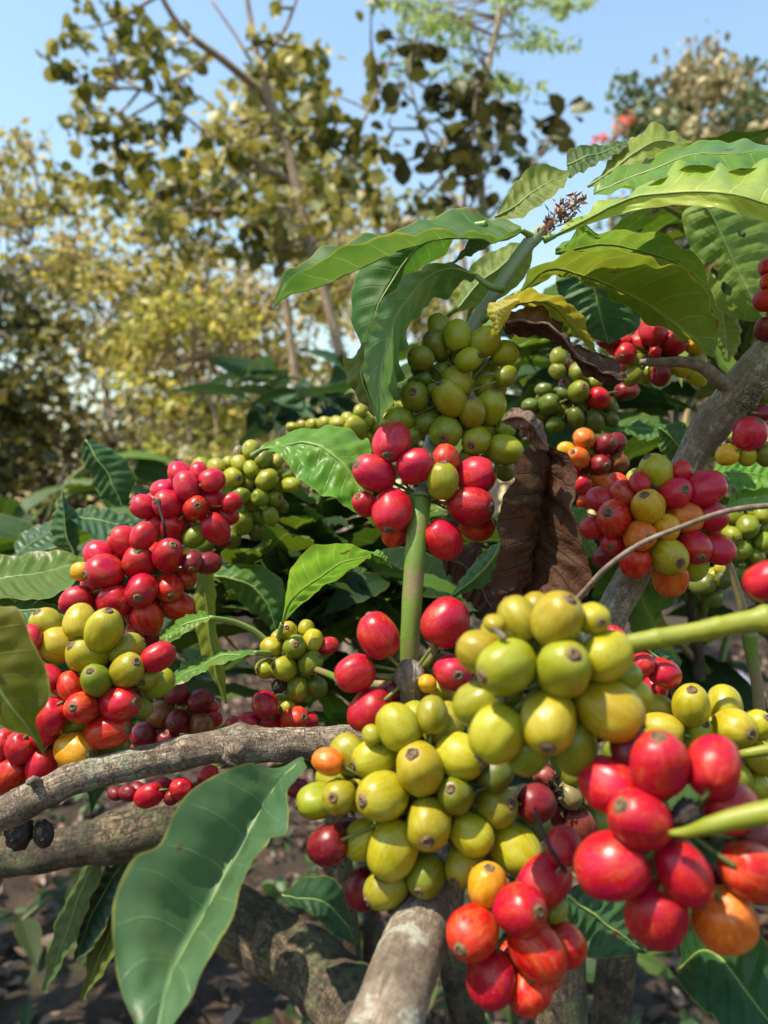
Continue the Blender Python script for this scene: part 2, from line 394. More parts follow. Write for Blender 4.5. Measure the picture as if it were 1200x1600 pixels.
def cluster(label, depth, spec, node=None, elong=1.20, fill=True):
    """spec: one cherry per item 'x y r kind [cx cy]' front ones first; cx cy = where its flower scar shows."""
    items = []
    for s in spec.strip().split(','):
        t = s.split(); x, y, r = map(float, t[:3]); cal = (float(t[4]), float(t[5])) if len(t) > 5 else None
        items.append((x, y, r, t[3], cal))
    cx = sum(i[0] for i in items)/len(items); cy = sum(i[1] for i in items)/len(items)
    rm = sum(i[2] for i in items)/len(items)
    if node: cx, cy = node
    root = empty('cherry_cluster', P(cx, cy, depth), label, 'cherry cluster', 'clusters of ripening coffee cherries')
    ndp = P(cx, cy, depth+rm*1.5*depth/FPX)
    common = max(set(ODD[i[3]] for i in items), key=lambda q: sum(ODD[i[3]] == q for i in items))
    nf = 0
    if fill and len(items) >= 9:                                             # the cherries further in, seen between the front ones
        pr = [(a, b) for i, a in enumerate(items) for b in items[i+1:] if 1.5 < math.hypot(a[0]-b[0], a[1]-b[1])/(.5*(a[2]+b[2])) < 3.4]
        random.shuffle(pr)
        for a, b in pr[:int(len(items)*.75)]:
            q = random.choice((a, b))
            kq = 'y' if q[3] in 'OAB' else (q[3] if q[3] not in 'KYe' else 'y')
            items.append(((a[0]+b[0])/2+random.uniform(-3, 3), (a[1]+b[1])/2+random.uniform(-3, 3), .46*(a[2]+b[2]), kq, None)); nf += 1
    nmain = len(items)-nf
    stalks = []
    for n, (x, y, r, kd, cal) in enumerate(items):
        off = math.hypot(x-cx, y-cy)
        d = depth+.30*max(0, off-1.2*rm)*depth/FPX+(.9*r*depth/FPX if n >= nmain else 0)
        for _ in range(90):
            c = P(x, y, d); R = r*d/FPX
            if all((c-c2).length > .87*(R+r2) for c2, r2 in ALLC): break
            d += .0006
        if n >= nmain and d > depth+3.6*R: continue
        ALLC.append((c, R))
        if cal:
            ox, oy = (cal[0]-x)/r, (cal[1]-y)/r; q = math.hypot(ox, oy)
            if q > .97: ox, oy, q = ox*.97/q, oy*.97/q, .97
            ax = Vector((ox, -math.sqrt(max(.02, 1-q*q)), -oy))
        else:
            vx, vy = (x-cx)/(off+8)+random.uniform(-.35, .35), (y-cy)/(off+8)+random.uniform(-.35, .35)
            ax = Vector((vx, random.uniform(.25, .7), -vy))
            if ax.length < .1: ax = Vector((.5, .5, .3))
        ax.normalize()
        qt = ax.to_track_quat('Z', 'Y') @ Quaternion((0, 0, 1), random.uniform(0, 6.28))
        o = bpy.data.objects.new('cherry', random.choice(CHK) if kd == 'K' else CH[(n*3+int(x)) % len(CH)]); COL.objects.link(o)
        o.parent = root
        e = elong*random.uniform(.92, 1.09)
        o.location = c-Vector(root.location); o.rotation_mode = 'QUATERNION'; o.rotation_quaternion = qt
        o.scale = (R*.97, R*.97, R*.97*e)
        b = KIND[kd]; j = random.uniform(.86, 1.14); j2 = random.uniform(.88, 1.14)
        o.color = (min(.8, b[0]*j), b[1]*j*j2, b[2]*j, 1)
        if kd != 'K' and (cal or random.random() < .8):
            k = bpy.data.objects.new('calyx', random.choice(CX)); COL.objects.link(k); k.parent = o
            k.scale = (1.12, 1.12, 1.02) if cal else (.9, .9, 1)
        if ODD[kd] != common: o['label'] = ODD[kd]+' coffee cherry'
        back = c-ax*R*e*.85
        midp = back.lerp(ndp, .5)-ax*R*.15
        stalks.append(tube_data([back, midp, ndp], [R*.10, R*.08, R*.13], n=6, seg=6))
    V, F, U = merge(stalks)
    mesh_obj('fruit_stalk', V, F, M_STALK, root, uvs=U)
    return root

cluster('plump yellow-green cherries in the large blurred bunch beside the green twig', .178, '''
880 1045 44 y 885 1020, 792 1042 44 y 754 1051, 952 1108 49 Y 988 1130, 857 1127 45 Y 849 1153, 777 1147 43 Y 750 1179, 947 1025 40 Y, 870 968 41 Y 884 937, 812 968 35 Y, 925 966 26 Y 930 968,
747 1098 36 y, 750 1020 34 Y, 987 1087 28 Y, 773 975 16 Y, 897 1168 38 g, 823 1178 32 g, 978 1055 22 g, 838 955 27 Y''')
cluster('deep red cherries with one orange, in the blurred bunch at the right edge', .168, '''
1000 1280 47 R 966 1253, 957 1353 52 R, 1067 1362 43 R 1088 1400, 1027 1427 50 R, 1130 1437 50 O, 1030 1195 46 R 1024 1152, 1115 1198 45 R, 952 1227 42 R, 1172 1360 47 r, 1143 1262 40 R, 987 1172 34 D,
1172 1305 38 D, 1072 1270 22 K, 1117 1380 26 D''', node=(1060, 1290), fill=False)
cluster('bright red cherries hanging beside the thick grey stem, amber one on top', .200, '''
812 1421 40 R 834 1408, 739 1457 40 r 718 1461, 767 1528 39 R 762 1571, 838 1483 42 r 864 1511, 851 1376 37 R, 881 1477 33 r, 827 1551 35 r, 761 1384 32 A 763 1354, 881 1322 27 R, 866 1422 20 g''', node=(815, 1445))
cluster('broad yellow and green bunch in front of the main stem, dark red cherries beneath', .215, '''
669 1287 39 Y 666 1297, 656 1200 40 Y 644 1172, 598 1244 39 Y 570 1241, 615 1326 40 Y 594 1363, 806 1327 39 Y 832 1342, 622 1136 34 Y, 718 1181 36 Y 748 1188, 737 1303 32 Y 764 1316, 774 1260 34 y 793 1247,
587 1185 32 Y 558 1190, 712 1243 30 g 703 1226, 546 1179 29 y, 530 1245 29 y 523 1237, 555 1241 23 Y 555 1224, 495 1252 29 y 465 1254, 566 1311 31 Y 540 1329, 726 1350 31 y 710 1363, 666 1367 31 g 654 1376,
604 1386 32 y 579 1397, 513 1190 22 O, 694 1134 33 y, 675 1118 26 y, 581 1149 16 y, 829 1290 28 G, 512 1320 32 D, 546 1305 28 D, 568 1389 31 D, 838 1256 30 D, 776 1205 28 G''', node=(655, 1260))
cluster('sparse shiny red cherries around the dry node of the green stem', .236, '''
592 993 33 R, 696 973 36 R, 555 1052 28 R 527 1063, 578 1110 34 R, 708 1050 30 P 713 1049, 610 1082 22 D, 687 1078 19 Y, 702 1096 18 Y 702 1101, 668 1068 14 A''', node=(642, 1055), fill=False)
cluster('large red cherries ringing the green stem, one yellow between them', .255, '''
649 729 28 P 675 714, 612 798 32 R 608 824, 611 691 31 P 606 711, 691 752 27 y 692 724, 735 791 33 R 762 793, 585 739 31 P 561 727, 692 843 31 R, 743 743 30 P 769 733, 571 788 20 R 561 777, 696 718 23 r, 745 820 25 r, 617 835 20 r''', node=(655, 775), fill=False)
cluster('pale green cherries stacked high below the upper leaves', .275, '''
702 623 26 y 689 605, 697 674 26 g 692 687, 737 645 22 y 735 627, 713 598 25 y, 732 562 19.5 y 747 558, 767 637 25 y 771 616, 648 620 24 g 644 617, 745 688 23 y 735 696, 715 525 22 y, 757 534 24 y 772 519, 683 540 23 g 670 528,
765 605 25 y, 758 580 21 y, 690 583 20 g 702 576, 667 658 22 g 645 664, 789 702 24 y 811 710, 788 552 21 y 808 546, 658 560 20 g 642 555, 685 510 18 y, 623 658 21 g, 790 588 17 g, 733 718 18 g, 662 593 12 G, 677 610 13 g, 790 670 15 g, 787 733 18 G, 643 682 14 g''')
cluster('yellow, orange and red cherries mixed in a round bunch on the grey branch', .305, '''
1043 868 30 Y 1049 876, 1000 837 25 O 1005 840, 1013 793 26 A 1002 777, 960 810 29 r 945 802, 1055 770 25.5 P 1060 766, 1085 853 26 R 1085 867, 1025 737 25 Y 1007 713, 1100 763 28 P 1125 753, 1042 825 21 A, 1120 858 25 R 1138 870, 1070 808 27 O,
977 773 23 r, 1110 807 25 R, 993 878 25 r, 1047 902 27 O, 958 848 20 R 950 855, 938 780 20 P, 967 757 17 r, 1000 755 16 R, 1062 737 18 R, 928 825 19 R, 947 868 19 D, 1017 767 10 K''')
cluster('yellow cherries over red and orange ones resting on the barky branch', .275, '''
163 985 30 Y 172 958, 137 1024 30 Y 120 1007, 96 1008 29 Y 71 997, 198 1047 27 y 216 1033, 150 1063 24 g 149 1047, 187 1100 28 R 212 1095, 128 1106 26 r 126 1099, 168 1143 30 r 200 1137, 118 1173 31 A 144 1173, 125 972 25 Y, 74 978 26 Y 65 957,
197 1015 26 y, 228 1059 20 y 229 1061, 245 1067 25 y, 247 1027 23 R, 65 1198 25 R, 20 1210 28 r, 80 1120 27 R, 33 1167 26 R, 110 1072 22 r, 67 1148 20 R, 77 1058 19 R, 63 1020 20 r, 47 998 19 R, 217 1105 18 g, 180 1167 22 g, 5 1160 20 R, 3 1243 15 R, 0 1185 18 R''', node=(130, 1085))
cluster('dense crimson cherries in the middle of the long left branch', .325, '''
221 923 27 R 224 931, 217 880 26 R 221 861, 163 893 28 R 142 896, 263 918 23 r 272 928, 262 867 25 R 274 853, 180 940 27 R, 230 965 26 r, 199 848 25 R 182 835, 154 868 23 P, 287 900 19 r 300 911, 277 947 23 r, 119 938 22 R 97 950, 145 915 18 R, 223 838 20 R, 147 943 15 R,
126 893 15 A, 300 878 18 D 303 887, 325 880 18 D, 210 988 16 R 218 985, 234 993 15 D''', node=(205, 910))
cluster('pinkish red cherries with one green, topmost bunch of the left branch', .36, '''
306 794 21 r 313 791, 263 788 23 P 249 783, 292 760 21 P, 337 826 22 R, 305 839 17 g 292 850, 331 751 20 P, 332 781 19 P, 271 824 21 R, 281 740 19 P, 225 792 20 P 209 786, 255 766 18 P, 241 823 20 R, 355 806 17 R, 361 785 16 R, 310 738 15 P, 346 843 14 D''')
cluster('small green cherries crowded at the far end of the left branch', .41, '''
363 748 17 y 374 748, 417 750 17 y, 388 750 15 y, 377 775 15 g, 407 778 14 g, 428 780 14 g 438 778, 455 758 14 y 467 760, 338 730 14 y, 375 725 14 y, 412 717 14 g, 392 703 14 y, 393 733 13 y, 392 787 14 g, 380 817 17 g, 403 807 14 g, 423 807 13 g, 315 728 14 y, 433 720 11 y, 373 708 10 e,
363 843 14 G, 323 850 14 G, 447 743 9 g, 435 737 10 y, 433 760 13 g, 390 722 10 y, 357 723 10 y, 440 790 11 G, 400 830 13 G''', node=(395, 770))
cluster('small green and yellow bunch with one black dried cherry', .335, '''
460 1011 19.5 g 464 1004, 444 1044 19.5 y 430 1039, 485 1036 19 g 499 1025, 465 1076 18 g 467 1094, 450 986 15.5 Y 450 979, 424 1011 17 Y, 488 1001 17 Y, 478 983 14 Y, 417 1045 17 y 404 1046, 495 1072 17 G, 436 1072 12 K, 512 1009 15 R, 432 996 9 Y, 452 1090 12 g''')
cluster('red cherries peeping over the top of the barky branch', .33, '''
415 1102 21 R, 422 1128 18 R 410 1125, 460 1124 21 r 474 1117, 389 1129 17 P, 366 1132 13 R, 449 1105 11 y, 484 1126 13 R, 490 1135 9 R''')
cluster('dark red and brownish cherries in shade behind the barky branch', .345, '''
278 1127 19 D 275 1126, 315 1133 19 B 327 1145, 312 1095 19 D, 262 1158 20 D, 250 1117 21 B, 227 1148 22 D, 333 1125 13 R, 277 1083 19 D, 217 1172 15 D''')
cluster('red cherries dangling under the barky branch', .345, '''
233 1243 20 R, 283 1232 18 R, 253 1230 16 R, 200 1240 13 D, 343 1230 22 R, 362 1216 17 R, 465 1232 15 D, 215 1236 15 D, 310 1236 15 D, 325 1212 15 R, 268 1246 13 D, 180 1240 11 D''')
cluster('yellow cherries at the right edge behind the deep red bunch', .245, '''
1080 1103 31 Y 1074 1078, 1147 1138 32 Y 1158 1138, 1133 1100 27 Y, 1088 1145 26 Y 1091 1128, 1035 1140 28 Y, 1033 1110 23 Y, 1183 1133 23 Y 1190 1118, 1190 1182 28 Y, 1150 1215 26 y, 1182 1226 22 Y, 963 1173 19 g, 1098 1190 26 y''')
cluster('three red cherries tucked below the green twig', .25, '1003 1040 20 R 1017 1027, 1038 1052 25 R, 1022 1080 23 R, 962 993 14 R')
cluster('small brownish orange and dark red bunch beside the brown dead leaf', .40, '''
913 685 17 O, 945 695 18 D 952 691, 905 715 17 O 894 708, 937 726 17 D 942 728, 963 692 16 D, 966 724 16 B, 938 750 17 O, 910 757 15 R, 913 783 12 r, 885 703 13 A, 893 737 11 R, 920 772 10 D''')
cluster('shaded green bunch with a few red cherries below the curled yellow leaf', .45, '''
904 612 17 g 907 608, 935 622 18 R, 858 632 17 G, 929 597 13 g, 902 582 14 g, 873 559 14 g, 871 580 12 g, 879 615 13 G, 908 634 15 G, 900 653 15 G, 929 659 16 G, 850 609 12 G, 829 634 13 G, 844 651 14 G, 950 634 16 G, 875 643 14 G, 887 574 12 D, 885 603 12 D, 979 611 17 D, 868 664 14 G, 955 655 12 G''')
cluster('red and yellow cherries behind the fork of the grey branch', .385, '''
1021 518 21 R, 1052 536 20 R 1062 536, 1000 538 17 R, 977 553 17 R 968 560, 1085 538 17 A, 950 532 16 D, 975 532 11 R, 1067 574 16 Y, 1088 589 14 Y, 1032 586 16 D, 988 588 14 g, 1024 550 10 R''')
cluster('dark red cherries cut off by the right edge above the fork', .33, '1197 469 18 R, 1197 514 18 D, 1198 418 13 R, 1200 442 13 r, 1216 490 18 R')
cluster('single oblong scarred red cherry with small yellow ones beside the forked branch', .33, '1172 678 26 P 1178 660, 1136 711 17 A, 1168 713 15 Y, 1192 645 13 D, 1196 712 15 g')
cluster('shaded green bunch at the right edge behind the mixed bunch', .44, '''
1143 837 15 y 1146 842, 1168 823 18 g, 1157 860 17 g, 1127 822 11 Y, 1147 804 15 g, 1192 803 14 y, 1177 800 10 Y, 1193 847 15 g, 1180 870 14 g, 1098 913 18 G, 1130 907 14 G, 1160 900 15 G, 1128 888 11 Y, 1190 890 14 G, 1115 935 14 G''')
cluster('lone blurred red cherry at the right edge', .17, '1196 908 31 R')
cluster('far small yellow bunch behind the hanging leaf', .52, '''
555 667 17 y, 528 663 13 y, 507 663 12 y, 563 643 11 y, 543 653 10 y, 575 657 12 y, 562 685 11 y, 575 682 12 Y, 573 702 10 Y, 612 637 11 y, 623 641 13 y, 606 655 11 y, 487 664 10 y, 472 666 10 y, 457 668 9 y, 590 668 12 y''')
cluster('dusty half rotten cherries in the dark gap between bunches', .26, '''
850 1213 17 d, 907 1290 25 d, 890 1243 20 e, 895 1208 18 g, 862 1235 16 d, 925 1245 17 e, 872 1270 20 D, 932 1284 36 g''')

# ------------------------------------------------------------------ leaves with their own outlines
def leaf(label, L, Mid, R, dL, dM, dR, color, mat=None, wave=.0012, nw=5, quilt=.0012, petiole=None, rib=True, name='coffee_leaf', cat='leaf', group='coffee leaves', holes=(), bow=0.0, ripw=0, n=72, m=9, ribw=.0006):
    mat = mat or M_LEAF
    def C(pts, ds): 
        k = len(pts); return catmull([P(x, y, interp(ds, i/(k-1))) for i, (x, y) in enumerate(pts)], n)
    l, c, r = C(L, dL), C(Mid, dM), C(R, dR)
    root = empty(name, c[0], label, cat, group)
    V = []; U = []; sd = random.uniform(0, 50)
    NV = 2*m+1
    for i in range(n):
        u = i/(n-1)
        T = (c[min(i+1, n-1)]-c[max(i-1, 0)]).normalized()
        for j in range(NV):
            v = (j-m)/m; a = abs(v); E = r[i] if v > 0 else l[i]
            p = c[i].lerp(E, a)
            side = (E-c[i])
            nrm = T.cross(side)*(1 if v > 0 else -1)
            wd = side.length
            if nrm.length > 1e-9: nrm.normalize()
            env = min(1, wd/.012)
            h = bow*wd*4*a*(1-a)
            h += env*quilt*abs(math.sin(math.pi*(u*9-.9*a**1.25+.5)))*math.sin(math.pi*min(1, a*1.02))
            h += env*wave*a*a*(math.sin(6.28*nw*u+(1.1 if v > 0 else 0)+sd+1.5*noise.noise(Vector((u*3, sd, v))))*(.6+.6*noise.noise(Vector((u*5+9, sd, v*2))))+.22*math.sin(6.28*nw*1.9*u+sd*2+v)+1.3*noise.noise(Vector((u*5+sd, v*2, sd))))
            h += .0016*env*noise.noise(Vector((u*4+sd, v*2, 3)))+.0004*env*noise.noise(Vector((u*22+sd, v*9, 3)))
            if ripw: h += env*ripw*(noise.noise(Vector((u*9, v*4, sd)))+.45*noise.noise(Vector((u*26, v*11, sd))))
            V.append(p+nrm*h); U.append((u, .5+.5*v))
    F = []
    for i in range(n-1):
        for j in range(NV-1):
            uu, vv = (i+.5)/(n-1), (j+.5-m)/m
            if any(((uu-hu)/hr)**2+((vv-hv)/(hr*2.2))**2 < 1+.5*noise.noise(Vector((uu*30, vv*14, hu*9))) for hu, hv, hr in holes): continue
            a = i*NV+j; F.append((a, a+1, a+NV+1, a+NV))
    b = mesh_obj('blade', V, F, mat, root, uvs=U, color=color)
    if rib:
        tube('midrib', [V[i*NV+m] for i in range(0, n, 3)]+[V[(n-1)*NV+m]], [ribw, ribw*.7, ribw*.22], M_RIBDEAD if mat is M_DEAD else M_RIB, root, n=26, seg=6)
    if petiole:
        pts = [c[0]]+[P(*q) for q in petiole]
        tube('petiole', pts, [.001, .0013, .0016], M_RIBDEAD if mat is M_DEAD else M_RIB, root, n=16, seg=8)
    return root
G1 = (.06, .15, .022); G2 = (.085, .20, .030); GB = (.10, .17, .075); GD = (.022, .072, .022); OL = (.15, .19, .022); YG = (.20, .24, .02); YE = (.38, .33, .02); BR = (.085, .045, .026)

leaf('large smooth grey-green leaf hanging in front below the barky branch',
     [(473, 1183), (432, 1200), (385, 1194), (340, 1210), (285, 1248), (250, 1318), (203, 1345), (176, 1430), (180, 1505), (203, 1572), (228, 1640)],
     [(474, 1186), (440, 1218), (410, 1262), (370, 1335), (325, 1418), (290, 1480), (262, 1540), (238, 1650)],
     [(475, 1189), (478, 1202), (455, 1228), (447, 1262), (442, 1300), (408, 1322), (382, 1390), (345, 1465), (295, 1555), (242, 1650)],
     (.255, .23, .205, .18, .165), (.25, .235, .215, .19, .165), (.24, .225, .205, .18, .165), (.056, .122, .050), wave=.0012, quilt=.0013, ribw=.0005)
leaf('yellowing spotted leaf poking in from the left edge', [(-80, 900), (-40, 915), (0, 944), (30, 952), (52, 1005), (76, 1055), (74, 1095), (56, 1122), (62, 1150), (72, 1184)],
     [(-85, 905), (-50, 960), (-25, 1030), (10, 1095), (45, 1140), (72, 1186)], [(-90, 910), (-100, 980), (-80, 1050), (-40, 1110), (15, 1140), (50, 1152), (72, 1188)],
     (.22, .215, .21), (.215, .205, .21), (.20, .195, .21), (.085, .098, .006), M_YLEAF, wave=.0008)
leaf('long drooping leaf with wavy edge reaching left at the top of the plant',
     [(814, 356), (785, 366), (725, 362), (682, 357), (636, 366), (592, 374), (546, 387), (505, 400), (467, 421), (441, 450), (428, 480)],
     [(815, 360), (782, 376), (702, 370), (642, 386), (582, 412), (532, 430), (482, 450), (447, 463), (428, 482)],
     [(814, 353), (776, 338), (742, 333), (692, 332), (642, 350), (602, 364), (556, 377), (520, 385), (472, 413), (440, 440), (427, 480)],
     (.295, .265, .25, .255, .265), (.30, .29, .275, .27, .265), (.305, .32, .31, .29, .265), (.050, .115, .020), M_UNDER, wave=.0016, nw=6, petiole=[(835, 372, .305)])
leaf('dark green leaf hanging behind the long wavy leaf',
     [(715, 352), (640, 378), (585, 398), (560, 420), (549, 460), (549, 500), (560, 530), (566, 556)], [(716, 355), (668, 375), (628, 415), (597, 465), (578, 515), (567, 558)],
     [(717, 358), (706, 380), (692, 402), (655, 425), (622, 468), (598, 510), (567, 558)], (.315, .33, .33, .32), (.315, .325, .32, .32), (.315, .335, .34, .32), (.035, .105, .014), M_UNDER, wave=.001, petiole=[(760, 350, .31)])
leaf('crinkled leaf hanging straight down beside the pale green bunch',
     [(742, 428), (702, 409), (662, 417), (622, 444), (600, 471), (580, 502), (568, 545), (569, 590), (579, 622), (590, 662)],
     [(742, 430), (706, 419), (668, 432), (642, 458), (618, 492), (612, 525), (599, 562), (592, 600), (594, 632), (592, 664)],
     [(743, 432), (718, 442), (690, 462), (655, 492), (636, 525), (622, 560), (617, 597), (608, 628), (594, 664)],
     (.285, .262, .25, .245, .25), (.285, .270, .255, .248, .250), (.29, .30, .295, .285, .255), (.085, .17, .05), wave=.0030, nw=7, petiole=[(765, 447, .285), (785, 452, .29)])
leaf('olive leaf dangling behind the crinkled hanging leaf',
     [(590, 520), (560, 545), (543, 560), (541, 592), (555, 622), (588, 652)], [(594, 522), (575, 552), (566, 590), (575, 622), (590, 654)], [(598, 522), (592, 560), (590, 592), (592, 622), (592, 654)],
     (.29, .285, .28), (.285, .275, .275), (.29, .295, .285), (.12, .15, .02), M_UNDER, wave=.0016)
leaf('broad sunlit leaf with pale scalloped edge at upper right',
     [(868, 366), (905, 334), (985, 300), (1012, 287), (1070, 258), (1150, 262), (1205, 252), (1290, 270)], [(868, 368), (922, 338), (1002, 309), (1082, 300), (1152, 306), (1205, 318), (1290, 330)],
     [(868, 371), (930, 347), (1002, 327), (1062, 320), (1130, 328), (1205, 348), (1290, 350)], (.30, .305, .305, .30), (.30, .275, .26, .26), (.30, .275, .262, .262), (.24, .33, .05), M_LEAF, wave=.0020, nw=7, petiole=[(850, 375, .30)])
leaf('green leaf lying above the sunlit scalloped leaf',
     [(928, 300), (952, 270), (1002, 254), (1062, 230), (1112, 219), (1200, 224), (1290, 250)], [(928, 303), (975, 282), (1020, 266), (1080, 242), (1150, 240), (1220, 240), (1290, 255)],
     [(928, 306), (988, 293), (1012, 288), (1070, 264), (1150, 268), (1205, 260), (1290, 262)], (.34, .345, .35, .35), (.335, .32, .31, .31), (.33, .30, .295, .30), (.10, .19, .018), M_LEAF, wave=.0015, nw=6)
leaf('curled olive leaf rising against the sky', [(918, 290), (944, 266), (963, 236), (1000, 206), (1027, 195), (1058, 206), (1082, 218)], [(918, 292), (955, 268), (990, 240), (1025, 222), (1055, 222), (1083, 222)],
     [(918, 294), (945, 287), (990, 262), (1022, 246), (1050, 240), (1083, 226)], (.35, .36, .36), (.35, .345, .35), (.35, .34, .35), (.15, .20, .03), M_UNDER, wave=.002, nw=6)
leaf('small dark leaf edge-on below the sky at upper right', [(885, 255), (888, 236), (912, 228), (950, 224), (980, 221)], [(886, 258), (905, 250), (935, 240), (980, 224)], [(888, 280), (905, 272), (930, 258), (955, 245), (980, 228)], (.36,), (.355,), (.35,), (.055, .10, .02), M_UNDER)
leaf('olive leaf slanting up toward the sky left of the dry flower tuft', [(775, 338), (788, 312), (805, 285), (835, 259), (862, 262), (890, 266)], [(774, 339), (805, 322), (840, 296), (890, 270)], [(775, 341), (806, 343), (826, 336), (852, 315), (880, 292), (890, 272)],
     (.32, .33, .335), (.32, .325, .33), (.32, .315, .325), (.12, .16, .025), M_UNDER, wave=.001)
leaf('thin dark leaf seen edge-on under the long wavy leaf', [(800, 358), (765, 365), (735, 374), (718, 398), (706, 412)], [(800, 360), (768, 372), (738, 385), (706, 413)], [(800, 362), (772, 380), (745, 396), (725, 402), (706, 414)], (.31,), (.315,), (.32,), (.04, .085, .02), M_UNDER)
leaf('pale striped leaf behind the fork of the upper stem', [(715, 480), (722, 440), (745, 408), (785, 385), (830, 375)], [(716, 483), (745, 445), (785, 415), (832, 378)], [(718, 486), (765, 475), (805, 450), (828, 420), (833, 382)], (.36,), (.355,), (.36,), (.12, .18, .035), M_UNDER, quilt=.0014)
leaf('large olive leaf arching over, underside glowing, left of the hanging right leaf',
     [(815, 452), (838, 421), (868, 404), (920, 389), (990, 392), (1020, 411), (1060, 414), (1090, 438), (1112, 480), (1119, 520), (1116, 556)],
     [(815, 455), (858, 424), (900, 428), (940, 440), (992, 468), (1042, 500), (1082, 524), (1115, 558)],
     [(816, 458), (865, 434), (900, 440), (940, 455), (985, 482), (1035, 512), (1078, 535), (1114, 559)],
     (.28, .27, .28, .29), (.285, .30, .315, .30), (.285, .32, .34, .305), (.095, .145, .018), M_UNDER, wave=.0016, nw=7, quilt=.0018, petiole=[(800, 465, .285), (782, 478, .29)])
leaf('green leaf behind and above the large olive leaf',
     [(868, 392), (910, 354), (935, 366), (965, 359), (1020, 362), (1050, 372), (1088, 408), (1110, 450), (1120, 492)], [(868, 395), (930, 385), (990, 390), (1045, 405), (1090, 440), (1121, 495)], [(868, 398), (930, 405), (990, 415), (1040, 430), (1085, 460), (1121, 498)],
     (.31, .31, .32), (.32, .33, .33), (.32, .35, .34), (.10, .19, .03), M_UNDER, wave=.0012)
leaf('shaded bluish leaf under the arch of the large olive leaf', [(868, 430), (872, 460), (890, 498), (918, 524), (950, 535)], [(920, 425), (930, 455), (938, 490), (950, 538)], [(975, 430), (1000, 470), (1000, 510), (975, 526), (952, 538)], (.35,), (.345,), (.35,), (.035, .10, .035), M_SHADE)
leaf('big hanging leaf with insect holes at the right edge', [(1095, 315), (1066, 335), (1076, 380), (1090, 430), (1108, 470), (1140, 492), (1200, 512)], [(1098, 315), (1120, 352), (1142, 402), (1168, 455), (1202, 514)], [(1102, 315), (1150, 318), (1200, 345), (1225, 400), (1220, 470), (1205, 515)],
     (.40,), (.39,), (.40,), (.11, .18, .03), M_UNDER, holes=((.50, -.55, .035), (.62, -.45, .05), (.34, .4, .03), (.58, .5, .025)), quilt=.0014, n=170, m=34)
leaf('small olive leaf hanging below the big holed leaf', [(1120, 475), (1112, 505), (1120, 540), (1135, 565)], [(1130, 475), (1132, 510), (1135, 540), (1137, 566)], [(1140, 475), (1158, 505), (1155, 540), (1139, 566)], (.41,), (.405,), (.41,), (.13, .18, .03), M_UNDER)
leaf('curled yellow leaf dying at its rim above the red and yellow bunch', [(762, 492), (790, 468), (828, 456), (870, 464), (900, 484), (922, 522), (930, 548)], [(763, 494), (800, 474), (838, 470), (872, 488), (900, 515), (930, 550)], [(764, 496), (805, 482), (840, 484), (870, 502), (898, 526), (930, 552)],
     (.275, .265, .27, .28), (.285, .28, .285, .285), (.285, .295, .30, .29), (.20, .205, .025), M_YLEAF, wave=.001, petiole=[(755, 500, .288)])
leaf('folded pale yellow leaf tip in front of the upper stem', [(810, 466), (785, 470), (762, 478), (763, 495), (778, 518)], [(812, 468), (792, 478), (776, 490), (779, 519)], [(814, 470), (802, 482), (792, 500), (780, 519)], (.268,), (.264,), (.266,), (.34, .34, .06), M_YLEAF, rib=False)
leaf('shrivelled dark brown leaf under the curled yellow leaf', [(790, 492), (840, 478), (875, 500), (892, 535), (940, 558), (978, 588)], [(788, 505), (840, 500), (868, 520), (905, 556), (940, 580), (976, 596)], [(788, 520), (835, 528), (875, 545), (905, 578), (945, 600), (975, 600)],
     (.285, .28, .29), (.27, .265, .28), (.28, .275, .285), (.075, .042, .028), M_DEAD, ripw=.003, wave=.001, nw=2, group='dead coffee leaves')
leaf('large dead brown leaf hanging with curled wrinkled halves',
     [(843, 690), (826, 702), (806, 738), (790, 772), (779, 822), (775, 872), (771, 916), (786, 948), (808, 958)], [(848, 692), (850, 740), (846, 790), (838, 850), (824, 905), (810, 960)],
     [(853, 694), (888, 714), (894, 765), (896, 802), (911, 850), (923, 890), (920, 922), (880, 938), (812, 961)],
     (.262, .25, .248, .25), (.268, .275, .272, .26), (.262, .255, .25, .252), (.055, .023, .012), M_DEAD, ripw=.0028, wave=.0010, nw=3, quilt=.0012, bow=.12, group='dead coffee leaves', n=60, m=14)
leaf('twisted grey-brown strip curling over the top of the hanging dead leaf', [(786, 655), (802, 638), (830, 644), (850, 672), (858, 702)], [(786, 657), (806, 650), (828, 660), (842, 682), (856, 704)], [(787, 660), (804, 668), (820, 684), (838, 698), (854, 705)], (.262, .25, .255), (.258, .245, .255), (.262, .255, .258), (.15, .10, .085), M_DEAD, ripw=.0012, group='dead coffee leaves')
leaf('brown dead leaf in shadow behind the green stem', [(690, 868), (720, 852), (748, 850), (768, 890), (778, 968)], [(690, 872), (722, 882), (750, 910), (776, 970)], [(690, 876), (705, 905), (735, 945), (774, 972)], (.31,), (.305,), (.315,), (.06, .034, .022), M_DEAD, ripw=.0018, group='dead coffee leaves')
leaf('small green leaf between the green stem and the hanging dead leaf', [(782, 845), (758, 862), (738, 882), (718, 910), (700, 934)], [(784, 850), (765, 880), (735, 910), (700, 935)], [(785, 880), (778, 902), (750, 918), (728, 926), (700, 936)], (.295,), (.29,), (.295,), (.06, .15, .035))
leaf('bright fresh green leaf standing up in the centre of the plant', [(441, 972), (447, 925), (459, 882), (489, 854), (530, 850), (566, 857), (584, 866)], [(441, 974), (458, 935), (500, 902), (545, 878), (584, 867)], [(442, 974), (480, 934), (528, 904), (566, 878), (584, 868)],
     (.33, .31, .31, .315), (.33, .325, .325, .32), (.33, .335, .34, .32), (.12, .29, .035), wave=.0008, petiole=[(436, 995, .335)])
